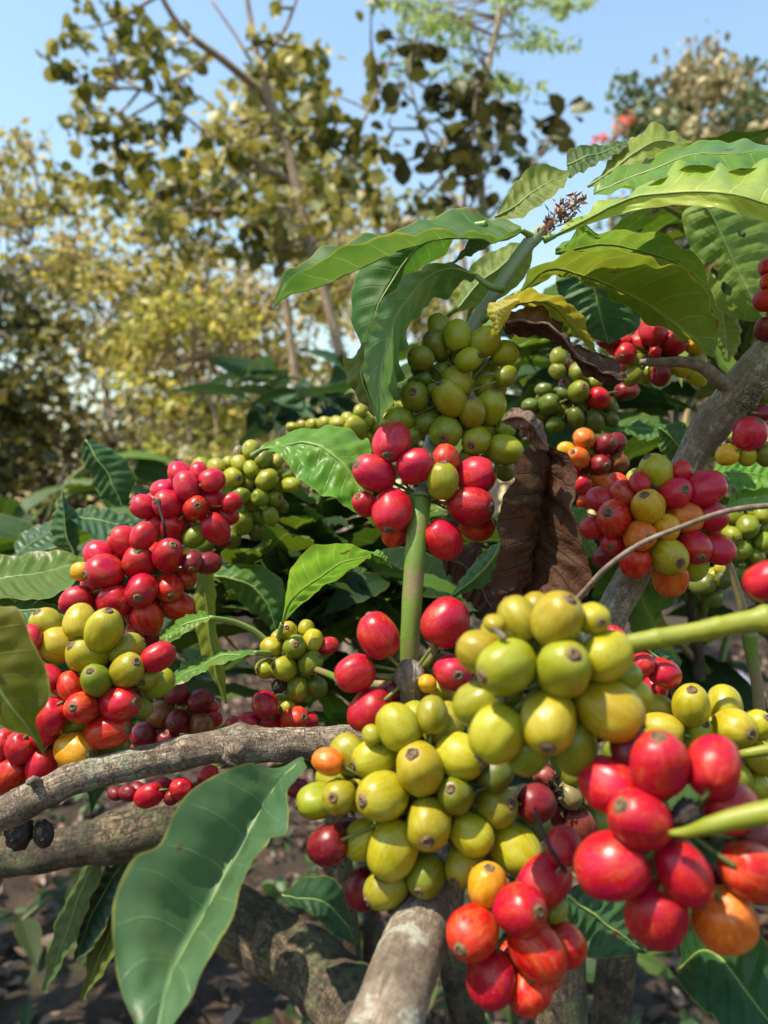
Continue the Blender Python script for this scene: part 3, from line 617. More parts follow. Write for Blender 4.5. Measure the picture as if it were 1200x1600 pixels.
leaf('small curled green tip beside the bright fresh leaf', [(578, 862), (592, 860), (604, 868), (612, 886)], [(579, 866), (592, 870), (603, 876), (612, 887)], [(580, 869), (590, 879), (602, 882), (611, 888)], (.32,), (.316,), (.32,), (.10, .22, .03), rib=False)
leaf('glossy puckered leaf between the green bunches', [(408, 700), (425, 684), (470, 672), (520, 668), (565, 676), (582, 720), (587, 820)], [(410, 702), (445, 695), (490, 695), (530, 718), (562, 762), (586, 822)], [(412, 704), (440, 712), (466, 748), (502, 772), (545, 792), (585, 822)],
     (.37, .375, .37, .34), (.365, .35, .34, .335), (.365, .34, .33, .33), (.085, .20, .018), wave=.0022, quilt=.0012, ripw=.0016, petiole=[(395, 712, .375)])
leaf('narrow leaf on a pale twig left of the small green bunch', [(328, 963), (318, 956), (292, 962), (268, 975), (250, 996)], [(328, 965), (300, 972), (272, 986), (250, 998)], [(328, 967), (305, 980), (280, 995), (262, 1003), (250, 999)], (.325,), (.318,), (.315,), (.085, .18, .025), petiole=[(365, 972, .33), (395, 985, .335), (420, 1005, .338)])
leaf('pointed leaf with a long stalk just below the narrow leaf', [(398, 1018), (362, 1017), (320, 1024), (286, 1036), (262, 1068)], [(398, 1020), (350, 1026), (308, 1042), (262, 1070)], [(398, 1021), (360, 1032), (322, 1047), (292, 1064), (264, 1076)], (.325,), (.316,), (.31,), (.07, .17, .03), petiole=[(425, 1022, .336)])
leaf('long yellow-green leaf hanging down behind the left branch', [(308, 890), (304, 930), (306, 975), (318, 1030), (338, 1070), (352, 1098)], [(318, 890), (322, 940), (326, 985), (336, 1040), (353, 1100)], [(332, 890), (337, 930), (338, 985), (350, 1040), (354, 1100)], (.37,), (.365,), (.37,), (.17, .21, .025), M_UNDER)
leaf('wide green leaf half in shade right of the dark red cherries', [(335, 905), (370, 930), (395, 960), (432, 990)], [(335, 900), (380, 908), (415, 940), (434, 990)], [(340, 893), (395, 880), (440, 905), (444, 940), (435, 988)], (.42,), (.41,), (.42,), (.06, .14, .025))
leaf('dark glossy leaf standing at the left behind the crimson bunch', [(130, 690), (128, 712), (142, 745), (160, 778), (190, 790)], [(132, 688), (152, 715), (172, 750), (192, 790)], [(134, 688), (162, 695), (192, 716), (212, 748), (194, 790)], (.46,), (.45,), (.46,), (.035, .085, .022))
leaf('pale green leaf pointing up at the left edge', [(112, 868), (85, 850), (82, 810), (96, 766)], [(115, 868), (104, 835), (100, 800), (97, 764)], [(120, 868), (124, 838), (116, 800), (98, 764)], (.47,), (.46,), (.47,), (.05, .11, .035))
leaf('broad leaf lying level at the left edge below the pale upright leaf', [(-70, 850), (0, 868), (60, 862), (108, 864), (134, 876)], [(-75, 905), (-10, 905), (60, 896), (105, 884), (134, 878)], [(-70, 950), (0, 938), (60, 934), (108, 922), (134, 880)], (.40,), (.385,), (.36,), (.075, .125, .016), quilt=.002, wave=.001)
leaf('bluish leaf peeking under the broad left leaf', [(-20, 940), (30, 935), (80, 945), (110, 960)], [(-20, 955), (30, 952), (75, 955), (110, 962)], [(-20, 990), (30, 985), (80, 975), (110, 964)], (.37,), (.36,), (.35,), (.04, .10, .04))
leaf('flat bluish leaf behind the pale upright leaf', [(20, 870), (30, 840), (55, 820), (95, 815)], [(20, 872), (48, 850), (72, 835), (97, 817)], [(22, 875), (60, 868), (90, 850), (98, 820)], (.50,), (.49,), (.48,), (.045, .10, .045))
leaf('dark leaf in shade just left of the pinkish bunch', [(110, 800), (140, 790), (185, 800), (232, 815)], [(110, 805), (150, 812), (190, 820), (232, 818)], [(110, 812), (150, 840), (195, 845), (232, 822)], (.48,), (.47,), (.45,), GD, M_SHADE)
leaf('dark leaf tip beneath the deep red bunch', [(880, 1390), (920, 1378), (965, 1400), (1000, 1440), (1012, 1484)], [(880, 1395), (915, 1420), (960, 1455), (1011, 1486)], [(880, 1400), (888, 1445), (912, 1492), (960, 1496), (1010, 1488)], (.235,), (.225,), (.22,), (.035, .10, .035))
leaf('big dark leaf in the lower right corner', [(1060, 1510), (1075, 1440), (1120, 1420), (1175, 1440), (1260, 1560)], [(1060, 1515), (1105, 1485), (1150, 1530), (1200, 1590), (1250, 1650)], [(1058, 1520), (1075, 1555), (1110, 1590), (1160, 1640), (1240, 1680)], (.24, .22, .20), (.235, .21, .19), (.22, .20, .185), (.022, .075, .022), wave=.0009)
leaf('bright green leaf rim beside the lower right dark leaf', [(1165, 1480), (1180, 1470), (1200, 1490), (1240, 1530)], [(1165, 1482), (1185, 1490), (1205, 1510), (1240, 1535)], [(1165, 1485), (1185, 1505), (1205, 1530), (1240, 1545)], (.24,), (.235,), (.23,), (.09, .24, .03), rib=False)
leaf('sunlit torn leaf at the right edge above the shaded bunch', [(1108, 735), (1140, 722), (1180, 720), (1230, 735)], [(1108, 738), (1140, 738), (1185, 742), (1230, 745)], [(1108, 742), (1130, 760), (1180, 765), (1230, 755)], (.42,), (.41,), (.40,), (.10, .22, .025), quilt=.002)
leaf('pale lit leaf just under the torn right leaf', [(1132, 790), (1150, 770), (1180, 758), (1230, 752)], [(1132, 792), (1160, 782), (1190, 775), (1230, 768)], [(1132, 795), (1160, 800), (1195, 795), (1230, 790)], (.41,), (.40,), (.39,), (.17, .30, .06))
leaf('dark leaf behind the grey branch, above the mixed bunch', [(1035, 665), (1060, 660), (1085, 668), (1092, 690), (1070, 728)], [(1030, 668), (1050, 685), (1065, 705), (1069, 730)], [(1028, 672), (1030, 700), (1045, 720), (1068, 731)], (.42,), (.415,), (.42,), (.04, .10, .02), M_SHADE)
leaf('dark leaf lying flat behind the brownish orange bunch', [(962, 668), (1000, 658), (1035, 662), (1060, 672)], [(962, 670), (1000, 670), (1030, 672), (1060, 675)], [(962, 672), (995, 684), (1030, 684), (1060, 678)], (.47,), (.46,), (.45,), (.05, .13, .03))
leaf('green leaf sticking out left of the mixed bunch', [(895, 790), (912, 796), (925, 815), (935, 870)], [(895, 800), (905, 825), (918, 850), (934, 872)], [(894, 810), (898, 840), (910, 865), (932, 874)], (.34,), (.335,), (.335,), (.085, .20, .04))
leaf('leaf hanging below the green twig at right', [(1000, 1000), (1030, 1010), (1060, 1030), (1065, 1060)], [(1000, 1005), (1025, 1025), (1045, 1045), (1064, 1062)], [(1000, 1010), (1010, 1035), (1035, 1058), (1062, 1064)], (.30,), (.295,), (.30,), (.04, .11, .035))
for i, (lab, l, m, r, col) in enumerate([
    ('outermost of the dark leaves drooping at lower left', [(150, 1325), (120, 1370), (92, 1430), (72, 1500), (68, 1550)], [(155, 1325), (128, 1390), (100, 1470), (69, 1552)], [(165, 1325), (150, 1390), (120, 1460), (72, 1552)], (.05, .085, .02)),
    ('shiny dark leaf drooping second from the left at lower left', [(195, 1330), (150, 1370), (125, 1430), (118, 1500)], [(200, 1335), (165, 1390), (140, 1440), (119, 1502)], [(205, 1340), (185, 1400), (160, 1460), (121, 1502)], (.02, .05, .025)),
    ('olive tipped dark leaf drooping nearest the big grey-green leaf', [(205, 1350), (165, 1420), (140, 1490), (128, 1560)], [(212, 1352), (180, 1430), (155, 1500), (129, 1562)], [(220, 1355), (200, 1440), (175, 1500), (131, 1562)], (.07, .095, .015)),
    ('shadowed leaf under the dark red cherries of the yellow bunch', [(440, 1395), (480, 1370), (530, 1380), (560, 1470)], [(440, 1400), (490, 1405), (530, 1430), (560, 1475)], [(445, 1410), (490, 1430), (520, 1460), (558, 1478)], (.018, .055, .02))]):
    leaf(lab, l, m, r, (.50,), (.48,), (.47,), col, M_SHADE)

# ------------------------------------------------------------------ branches and stems
def branch(name, label, pts, widths, mat, cat='branch', group=None, part='bark', **kw):
    """pts (x,y,d); widths in photo px at each point"""
    W = [P(*p) for p in pts]; rad = [wd/2*p[2]/FPX for wd, p in zip(widths, pts)]
    root = empty(name, W[0], label, cat, group or 'coffee branches')
    tube(part, W, rad, mat, root, **kw)
    return root
def side_tube(root, part, pts, widths, mat, **kw):
    return tube(part, [P(*p) for p in pts], [wd/2*p[2]/FPX for wd, p in zip(widths, pts)], mat, root, **kw)

b1 = branch('coffee_branch', 'horizontal branch with cracked grey-brown bark crossing the left half', [(-90, 1300, .262), (0, 1272, .266), (60, 1243, .268), (130, 1212, .272), (240, 1187, .278), (330, 1168, .284), (365, 1166, .286), (430, 1163, .289), (560, 1160, .295), (660, 1165, .31)],
            [50, 49, 49, 49, 50, 52, 58, 53, 50, 54], M_BARK, n=120, seg=28, rough=.10, freq=140, bumps=((.14, .16, .03), (.585, .22, .022), (.80, .06, .03)))
side_tube(b1, 'knot', [(368, 1176, .285), (367, 1178, .2775), (366, 1181, .2765)], [44, 34, 10], M_BARK, n=12, seg=20, rough=.35, freq=420)
side_tube(b1, 'twig_stub', [(60, 1226, .268), (52, 1220, .262), (44, 1222, .259)], [20, 15, 10], M_BARK, n=8, seg=12, rough=.3, freq=300)

st = branch('coffee_branch', 'main stem, thick grey at the bottom and green above its dry node', [(560, 1720, .175), (602, 1600, .188), (638, 1500, .205), (676, 1400, .235), (700, 1300, .262), (668, 1180, .262), (645, 1100, .252), (640, 1058, .25)],
            [140, 116, 104, 90, 76, 56, 44, 42], M_BARKS, cat='stem', group='coffee stems', n=70, seg=26, rough=.07, freq=90, bumps=((.99, .12, .02),))
side_tube(st, 'node', [(643, 1100, .246), (641, 1072, .243), (640, 1056, .242), (640, 1046, .245)], [42, 44, 54, 38], M_BARKS, n=12, seg=20, rough=.18, freq=220)
side_tube(st, 'green_shoot', [(640, 1052, .25), (641, 1000, .25), (645, 920, .252), (650, 850, .255), (656, 780, .262)], [30, 31, 32, 33, 36], M_TWIG, n=40, seg=20, rough=.04, freq=120)
side_tube(st, 'green_shoot', [(656, 785, .262), (672, 720, .282), (700, 620, .30), (740, 510, .302), (768, 465, .30), (800, 415, .302), (828, 378, .305), (858, 352, .31)], [36, 34, 28, 20, 19, 20, 20, 15], M_TWIGG, n=50, seg=16, rough=.05, freq=130, bumps=((.62, .25, .03), (.93, .3, .03)))
side_tube(st, 'side_twig', [(632, 1060, .246), (606, 1058, .242), (580, 1055, .241)], [15, 10, 8], M_TWIG, n=10, seg=10)
side_tube(st, 'side_twig', [(650, 1052, .246), (672, 1030, .242), (684, 1002, .242)], [15, 11, 8], M_TWIG, n=10, seg=10)
b3 = branch('coffee_branch', 'smooth grey branch rising to the right edge with a mossy fork', [(905, 1120, .345), (945, 985, .345), (985, 905, .345), (1040, 795, .347), (1085, 705, .348), (1130, 642, .346), (1185, 580, .342), (1260, 510, .335)],
            [52, 50, 49, 47, 48, 54, 70, 66], M_BARKS, n=70, seg=24, rough=.06, freq=90, bumps=((.72, .14, .04),))
side_tube(b3, 'side_twig', [(1150, 612, .343), (1125, 595, .34), (1098, 574, .34), (1070, 566, .342), (1040, 566, .345), (1000, 566, .35)], [30, 24, 20, 18, 15, 10], M_DRYTWIG, n=30, seg=12, rough=.1, freq=200)
branch('coffee_twig', 'thick green twig entering from the right above the yellow cherries', [(940, 1016, .186), (985, 1006, .185), (1040, 996, .184), (1100, 985, .183), (1160, 973, .182), (1240, 962, .18)], [26, 30, 30, 31, 34, 40], M_TWIGY, cat='twig', group='green twigs', part='stem', n=60, seg=18, rough=.07, freq=200, bumps=((.30, .10, .02), (.62, .08, .02), (.86, .30, .035)))
branch('coffee_twig', 'yellow-green twig crossing the deep red bunch', [(1046, 1302, .163), (1075, 1300, .161), (1110, 1290, .158), (1160, 1277, .156), (1240, 1262, .153)], [9, 18, 27, 34, 40], M_TWIGY, cat='twig', group='green twigs', part='stem', n=26, seg=16, rough=.05, freq=150)
branch('dry_twig', 'thin dry brown twig curving in front of the mixed bunch', [(896, 945, .25), (915, 922, .245), (950, 885, .24), (1000, 850, .238), (1060, 825, .236), (1120, 803, .235), (1170, 793, .235), (1240, 788, .235)], [12, 9, 9, 8, 8, 8, 9, 10], M_DRYTWIG, cat='twig', part='stem', n=46, seg=10, rough=.08, freq=260)
branch('coffee_twig', 'slender green twig running down under the shaded right bunch', [(1135, 870, .38), (1148, 910, .38), (1160, 950, .38), (1172, 1010, .38)], [12, 13, 14, 14], M_TWIG, cat='twig', group='green twigs', part='stem', n=16, seg=10)
branch('coffee_twig', 'upright jointed twig at the right edge behind the yellow cherries', [(1170, 985, .33), (1176, 1030, .33), (1184, 1080, .33), (1188, 1150, .33)], [26, 18, 18, 20], M_TWIG, cat='twig', group='green twigs', part='stem', n=18, seg=10, rough=.1, freq=150)
branch('coffee_twig', 'short yellow-green twig beside the yellow cherries at the right edge', [(1150, 1180, .235), (1175, 1176, .232), (1230, 1166, .23)], [12, 16, 20], M_TWIGY, cat='twig', group='green twigs', part='stem', n=12, seg=10)
branch('coffee_twig', 'green stalk joining the small green bunch to the stem', [(478, 1040, .345), (510, 1052, .32), (545, 1066, .29), (600, 1070, .262)], [10, 11, 12, 14], M_TWIG, cat='twig', group='green twigs', part='stem', n=16, seg=10)
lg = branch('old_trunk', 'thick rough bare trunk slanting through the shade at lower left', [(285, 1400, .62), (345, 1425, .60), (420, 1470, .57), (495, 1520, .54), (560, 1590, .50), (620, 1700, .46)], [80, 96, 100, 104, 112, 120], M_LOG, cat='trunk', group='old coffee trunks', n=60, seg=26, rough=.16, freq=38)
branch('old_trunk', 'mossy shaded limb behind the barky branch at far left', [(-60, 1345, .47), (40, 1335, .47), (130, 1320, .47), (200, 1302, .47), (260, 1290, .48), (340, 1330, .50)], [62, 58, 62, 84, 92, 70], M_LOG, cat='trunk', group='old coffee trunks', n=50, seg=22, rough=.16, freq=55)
def ground_post(label, pts, widths): return branch('weathered_post', label, pts, widths, M_LOG, cat='stem', group='old stems rising from the soil', n=30, seg=18, rough=.12, freq=40)
ground_post('weathered upright stem below the dark leaf tip', [(985, 1330, .62), (968, 1450, .62), (955, 1600, .62), (930, 2000, .62), (915, 2830, .62)], [56, 58, 60, 66, 84])
ground_post('split weathered stump under the bright red bunch', [(840, 1360, .5), (862, 1480, .5), (872, 1600, .5), (880, 2000, .5), (900, 3320, .5)], [70, 92, 96, 104, 120])
ground_post('pale weathered stem right behind the thick grey stem', [(690, 1420, .55), (712, 1520, .55), (735, 1620, .55), (770, 2000, .55), (800, 3090, .55)], [50, 52, 56, 60, 90])
M_BLACK = simple_mat('blackened_twig', (.012, .008, .006), (.05, .03, .02), 500, .8)
branch('dry_twig', 'tiny black dried flower stalk stuck on the pinkish red bunch', [(247, 781, .336), (251, 800, .334), (256, 820, .333), (258, 838, .336)], [9, 4, 5, 8], M_BLACK, cat='twig', part='stem', n=16, seg=8, rough=.3, freq=500)
branch('dry_twig', 'curved black dried stalk between the bright red and broad yellow bunches', [(836, 1262, .196), (846, 1295, .188), (862, 1330, .184), (884, 1362, .186)], [5, 7, 9, 7], M_BLACK, cat='twig', part='stem', n=20, seg=8, rough=.25, freq=300)
branch('dry_twig', 'small dried flower stalk behind the left of the large blurred bunch', [(765, 968, .182), (776, 985, .178), (790, 998, .176)], [5, 8, 10], M_DRYTWIG, cat='twig', part='stem', n=14, seg=8, rough=.35, freq=400)
# two blackened dried fruits under the left branch
dried = []
for lab, x, y, r in (('black dried berry hugging the underside of the barky branch', 30, 1300, 22), ('shrivelled black berry with a pale scar under the barky branch', 68, 1303, 17)):
    o = bpy.data.objects.new('dried_berry', CHK[0]); COL.objects.link(o); o.location = P(x, y, .268); R = r*.268/FPX
    o.scale = (R*1.25, R, R); o.rotation_euler = (.4, .9, x); tag(o, lab, 'dried berry', 'dried berries under the branch')
    k = bpy.data.objects.new('calyx', CX[1]); COL.objects.link(k); k.parent = o

# dry flower tuft at the stem tip: a knot of small brown bracts and spikes
def tuft(label, x0, y0, x1, y1, d, n, size, cols, name='flower_tuft', cat='dry flowers'):
    a, b = P(x0, y0, d), P(x1, y1, d+.01)
    root = empty(name, a, label, cat)
    V = []; F = []
    for i in range(n):
        t = random.random(); c = a.lerp(b, t)+Vector([random.gauss(0, size*.55) for _ in range(3)])
        dr = Vector([random.gauss(0, 1) for _ in range(3)]); dr.z += .6; dr.normalize()
        sd = dr.cross(Vector([random.gauss(0, 1) for _ in range(3)])).normalized()
        Ln = size*random.uniform(.5, 1.5); wd = size*random.uniform(.08, .28); k = len(V); up = dr.cross(sd)*wd*.7
        V += [c, c+dr*Ln*.5+sd*wd, c+dr*Ln, c+dr*Ln*.5-sd*wd, c+dr*Ln*.45+up]
        F += [(k, k+1, k+4), (k+1, k+2, k+4), (k+2, k+3, k+4), (k+3, k, k+4), (k, k+3, k+2, k+1)]
    mesh_obj('bracts', V, F, make_crown_mat(name+'_bracts', cols, .15), root, smooth=False)
    return root
tuft('dry reddish brown flower tuft at the tip of the upper stem', 850, 362, 905, 312, .30, 170, .0033, [(.05, .02, .015), (.12, .04, .025), (.18, .07, .035), (.10, .10, .02), (.22, .13, .07), (.35, .08, .03)])
tuft('dry mossy scurf on the fork of the grey branch', 1165, 640, 1185, 605, .325, 160, .0030, [(.05, .035, .02), (.12, .09, .05), (.16, .15, .06), (.22, .17, .1)], name='moss_tuft', cat='moss')
tuft('dark webby crumbs of dried flowers among the dusty cherries', 865, 1225, 900, 1275, .258, 200, .0030, [(.01, .008, .006), (.04, .025, .015), (.08, .05, .03), (.16, .11, .06)], name='dried_flowers', cat='dry flowers')

# ------------------------------------------------------------------ leafy coffee plants behind
def template_leaf(i):
    n, m = 14, 4; V = []; U = []; F = []
    for a in range(n):
        u = a/(n-1); wd = .21*math.sin(math.pi*u**.85)**.8*(1-.25*u)
        if u > .86: wd *= .55
        for b in range(-m, m+1):
            v = b/m
            z = -.32*u*u-.05*i*u+.25*wd*abs(v)+.012*math.sin(u*38+3*v+i)*abs(v)+.012*abs(math.sin(math.pi*(u*8-.8*abs(v))))
            V.append((u, wd*v, z)); U.append((u, .5+.5*v))
    NV = 2*m+1
    for a in range(n-1):
        for b in range(NV-1):
            q = a*NV+b; F.append((q, q+1, q+NV+1, q+NV))
    me = bpy.data.meshes.new('leaf'); me.from_pydata(V, [], F); me.polygons.foreach_set('use_smooth', [True]*len(me.polygons))
    lay = me.uv_layers.new(name='UVMap'); li = np.empty(len(me.loops), dtype=np.int32); me.loops.foreach_get('vertex_index', li)
    lay.data.foreach_set('uv', np.asarray(U, dtype=np.float32)[li].ravel()); me.materials.append(M_SHADE); me.update(); return me
TL = [template_leaf(i) for i in range(4)]
TOPC = (.035, .105, .032)
def coffee_plant(label, x0, x1, ytop, ybot, d0, d1, n, size, cols, seed, bx=None):
    """an Empty on the soil, a stem with side shoots, and leaves in pairs along them"""
    rd = random.Random(seed)
    base = P((x0+x1)/2 if bx is None else bx, 0, (d0+d1)/2); base.z = 0
    root = empty('coffee_plant', base, label, 'coffee plant', 'coffee plants behind the fruit')
    top = P((x0+x1)/2, ytop, (d0+d1)/2)
    tube('stem', [base, base.lerp(top, .5)+Vector((rd.uniform(-.03, .03), 0, 0)), top], [.009, .008, .004], M_LOG, root, n=14, seg=10, rough=.1, freq=40)
    k = 0
    while k < n:
        y = rd.uniform(ytop, ybot); d = rd.uniform(d0, d1)
        tip = P(rd.uniform(x0, x1), y, d)
        st_ = base.lerp(top, max(.15, min(.97, (tip.z-.05)/max(.1, top.z))))
        if (tip-st_).length < .03: tip += Vector((.05, 0, .02))
        md = st_.lerp(tip, .5)+Vector((0, 0, .03))
        tube('shoot', [st_, md, tip], [.004, .003, .0018], M_TWIG, root, n=8, seg=6)
        for q in range(rd.randint(4, 6)):
            t = 1-q//2*.28; p = st_.lerp(tip, t)+Vector((0, 0, .03*4*t*(1-t)))
            ax = (tip-st_).normalized(); sidev = ax.cross(Vector((0, 0, 1))).normalized()*(1 if q % 2 else -1)
            dr = (sidev*rd.uniform(.5, 1.2)+ax*rd.uniform(.2, .9)+Vector((0, 0, rd.uniform(-.55, .35)))).normalized()
            nrm = (Vector((0, 0, 1))+Vector([rd.gauss(0, .35) for _ in range(3)])); y_ = nrm.cross(dr).normalized(); z_ = dr.cross(y_)
            o = bpy.data.objects.new('leaf', TL[rd.randrange(4)]); COL.objects.link(o); o.parent = root
            s = size*rd.uniform(.65, 1.2)
            Mx = Matrix((dr, y_, z_)).transposed().to_4x4()
            o.matrix_local = Matrix.Translation(p-base) @ Mx @ Matrix.Diagonal((s, s*rd.uniform(.85, 1.15), s, 1))
            c = rd.choice(cols); j = rd.uniform(.75, 1.25); o.color = (c[0]*j, c[1]*j, c[2]*j, 1); k += 1
            if k >= n: break
    return root
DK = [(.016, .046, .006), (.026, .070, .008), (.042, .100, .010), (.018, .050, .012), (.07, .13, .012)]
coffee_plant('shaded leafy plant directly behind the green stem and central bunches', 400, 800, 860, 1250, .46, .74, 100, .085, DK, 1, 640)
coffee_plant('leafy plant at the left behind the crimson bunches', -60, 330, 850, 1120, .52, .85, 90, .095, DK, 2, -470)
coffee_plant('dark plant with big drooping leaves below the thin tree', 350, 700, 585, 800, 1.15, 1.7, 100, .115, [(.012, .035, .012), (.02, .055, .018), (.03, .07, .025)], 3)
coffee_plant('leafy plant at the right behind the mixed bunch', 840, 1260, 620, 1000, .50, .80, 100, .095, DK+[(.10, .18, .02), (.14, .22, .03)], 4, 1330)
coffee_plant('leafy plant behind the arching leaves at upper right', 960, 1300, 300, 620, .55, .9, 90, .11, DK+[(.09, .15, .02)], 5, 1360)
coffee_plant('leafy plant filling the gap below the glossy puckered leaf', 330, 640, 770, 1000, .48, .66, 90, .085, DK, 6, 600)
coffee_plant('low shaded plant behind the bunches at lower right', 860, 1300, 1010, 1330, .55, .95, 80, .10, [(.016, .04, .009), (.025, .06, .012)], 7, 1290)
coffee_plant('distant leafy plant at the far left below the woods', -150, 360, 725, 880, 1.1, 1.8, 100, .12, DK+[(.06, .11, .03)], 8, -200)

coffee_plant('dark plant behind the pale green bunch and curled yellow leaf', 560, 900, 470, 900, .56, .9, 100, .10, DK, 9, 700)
coffee_plant('tall plant added at the far left to shade the soil, leaves reaching in low', -900, 40, 480, 1420, 1.1, 1.7, 100, .17, [(.02, .055, .012), (.03, .075, .015)], 10, -400)  # mostly out of frame, added to cast shade on the soil
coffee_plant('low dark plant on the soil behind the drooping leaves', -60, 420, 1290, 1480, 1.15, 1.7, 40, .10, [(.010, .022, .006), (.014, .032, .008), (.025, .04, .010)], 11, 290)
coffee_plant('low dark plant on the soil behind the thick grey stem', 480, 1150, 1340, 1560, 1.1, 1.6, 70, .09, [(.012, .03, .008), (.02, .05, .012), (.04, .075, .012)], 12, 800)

# ------------------------------------------------------------------ trees
def leaf_template(kind):
    if kind == 'round':
        pts = [(0, 0, 0), (.18, .30, .05), (.5, .44, .09), (.82, .28, .02), (1, 0, -.12), (.82, -.28, .02), (.5, -.44, .09), (.18, -.30, .05), (.5, 0, 0)]
    elif kind == 'narrow':
        pts = [(0, 0, 0), (.2, .13, .04), (.5, .18, .05), (.8, .10, 0), (1, 0, -.15), (.8, -.10, 0), (.5, -.18, .05), (.2, -.13, .04), (.5, 0, 0)]
    else:
        pts = [(0, 0, 0), (.2, .2, .05), (.5, .3, .06), (.8, .17, 0), (1, 0, -.12), (.8, -.17, 0), (.5, -.3, .06), (.2, -.2, .05), (.5, 0, 0)]
    return np.array(pts), [(0, 8, 2, 1), (8, 4, 3, 2), (0, 7, 6, 8), (8, 6, 5, 4)]
def rand_rot(n, up=.8, g=rng):
    z = g.normal(0, 1, (n, 3)); z[:, 2] = np.abs(z[:, 2])*.6+up; z /= np.linalg.norm(z, axis=1)[:, None]
    x = g.normal(0, 1, (n, 3)); x[:, 2] -= .3; x -= z*(x*z).sum(1)[:, None]; x /= np.linalg.norm(x, axis=1)[:, None]
    y = np.cross(z, x); return np.stack([x, y, z], axis=2)
def crown_mesh(name, centers, sizes, mat, parent, kind='oval', up=.8):
    n = len(centers); T, Fc = leaf_template(kind)
    Rm = rand_rot(n, up)
    V = np.einsum('nij,kj->nki', Rm, T)*np.asarray(sizes)[:, None, None]+np.asarray(centers)[:, None, :]
    V = V.reshape(-1, 3); F = (np.array(Fc)[None]+np.arange(n)[:, None, None]*len(T)).reshape(-1, 4)
    return mesh_obj(name, V.tolist(), F.tolist(), mat, parent, smooth=False)
def clump_points(clumps, dens, flat=.6):
    out = []
    for (c, r, k) in clumps:
        q = rng.normal(0, .5, (max(1, int(k*dens)), 3)); q[:, 2] *= flat
        out.append(np.array(c)+q*r)
    return np.concatenate(out)
def tree_px(name, label, d, trunk, tw, limbs, clumps, lsize, mat, kind, dens=1, spread=.5, cat='tree', twigs=True, up=.8, bark=None, group=None, seed=0):
    """trunk, limbs and leaf clumps laid out at one distance d (metres), with real depth spread"""
    rd = random.Random(seed); bark = bark or M_TBARK
    W = [P(x, y, d+dd) for x, y, dd in trunk]
    base = W[0].copy(); base.z = 0
    root = empty(name, base, label, cat, group or 'trees beyond the coffee plants')
    tube('trunk', [base]+W, [tw[0]/2*d/FPX*1.15]+[t/2*d/FPX for t in tw], bark, root, n=50, seg=12, rough=.08, freq=4)
    lw = []
    for L in limbs:
        pts = [P(x, y, d+dd) for x, y, dd in L[0]]; lw += catmull(pts, 10)
        tube('limb', pts, [t/2*d/FPX for t in L[1]], bark, root, n=20, seg=8, rough=.06, freq=5)
    nodes = catmull(W, 30)[6:]+lw
    cl = []; tw_ = []
    for (x, y, r, *k) in clumps:
        c = P(x, y, d+rd.uniform(-spread, spread)); R = 1.12*r*d/FPX
        cl.append((c, R, k[0] if k else r*r/110))
        if twigs:
            nd = min(nodes, key=lambda q: (q-c).length)
            tw_.append(tube_data([nd, nd.lerp(c, .55)+Vector((rd.uniform(-.1, .1), 0, -.04*(nd-c).length)), c+Vector((0, 0, R*.3))], [.010*d/4, .007*d/4, .003*d/4], n=7, seg=5))
    for V, F, U in tw_: mesh_obj('twig', V, F, bark, root, uvs=U)
    pts = clump_points(cl, dens)
    crown_mesh('crown', pts, lsize*rng.uniform(.6, 1.25, len(pts)), mat, root, kind, up)
    return root
M_T1 = make_crown_mat('round_leaves', [(.06, .07, .012), (.11, .12, .016), (.18, .18, .025), (.20, .20, .035), (.08, .10, .015), (.26, .25, .05), (.34, .33, .09)], .38, tv=1.4)
M_T1B = make_crown_mat('sunlit_round_leaves', [(.40, .38, .14), (.50, .48, .22), (.30, .29, .09), (.20, .20, .05)], .3)  # sunlight on the round leaves is put into these paler colours
M_T4 = make_crown_mat('dark_round_leaves', [(.035, .04, .012), (.05, .055, .014), (.08, .085, .02), (.12, .14, .03)], .22, tv=1.4)
M_FE = make_crown_mat('feathery_leaflets', [(.18, .29, .07), (.28, .38, .11), (.14, .22, .05)], .45)
M_WO = make_crown_mat('woodland_leaves', [(.03, .035, .008), (.10, .10, .02), (.40, .32, .08), (.58, .47, .18), (.68, .56, .28), (.22, .22, .03), (.50, .45, .07), (.04, .05, .012)], .35, tv=1.5)
M_DW = make_crown_mat('dark_woodland_leaves', [(.02, .028, .008), (.04, .05, .012), (.07, .08, .015), (.20, .19, .04), (.05, .06, .012)], .25, tv=1.5)
M_WO2 = make_crown_mat('woodland_leaves_green', [(.05, .06, .012), (.18, .18, .02), (.44, .40, .05), (.62, .56, .14), (.10, .11, .02), (.55, .44, .16)], .38, tv=1.5)
M_LI = make_crown_mat('lime_leaves', [(.22, .27, .03), (.40, .42, .06), (.56, .54, .14), (.08, .10, .015), (.40, .33, .12)], .4)
M_FA = make_crown_mat('far_leaves', [(.05, .09, .03), (.08, .13, .04), (.14, .17, .06), (.10, .14, .04)], .2)
M_FA2 = make_crown_mat('far_tan_leaves', [(.18, .16, .06), (.32, .27, .12), (.40, .33, .17), (.14, .15, .05)], .2)
M_FL = make_crown_mat('orange_red_flowers', [(.65, .12, .04), (.75, .22, .10), (.6, .08, .04)], .3)

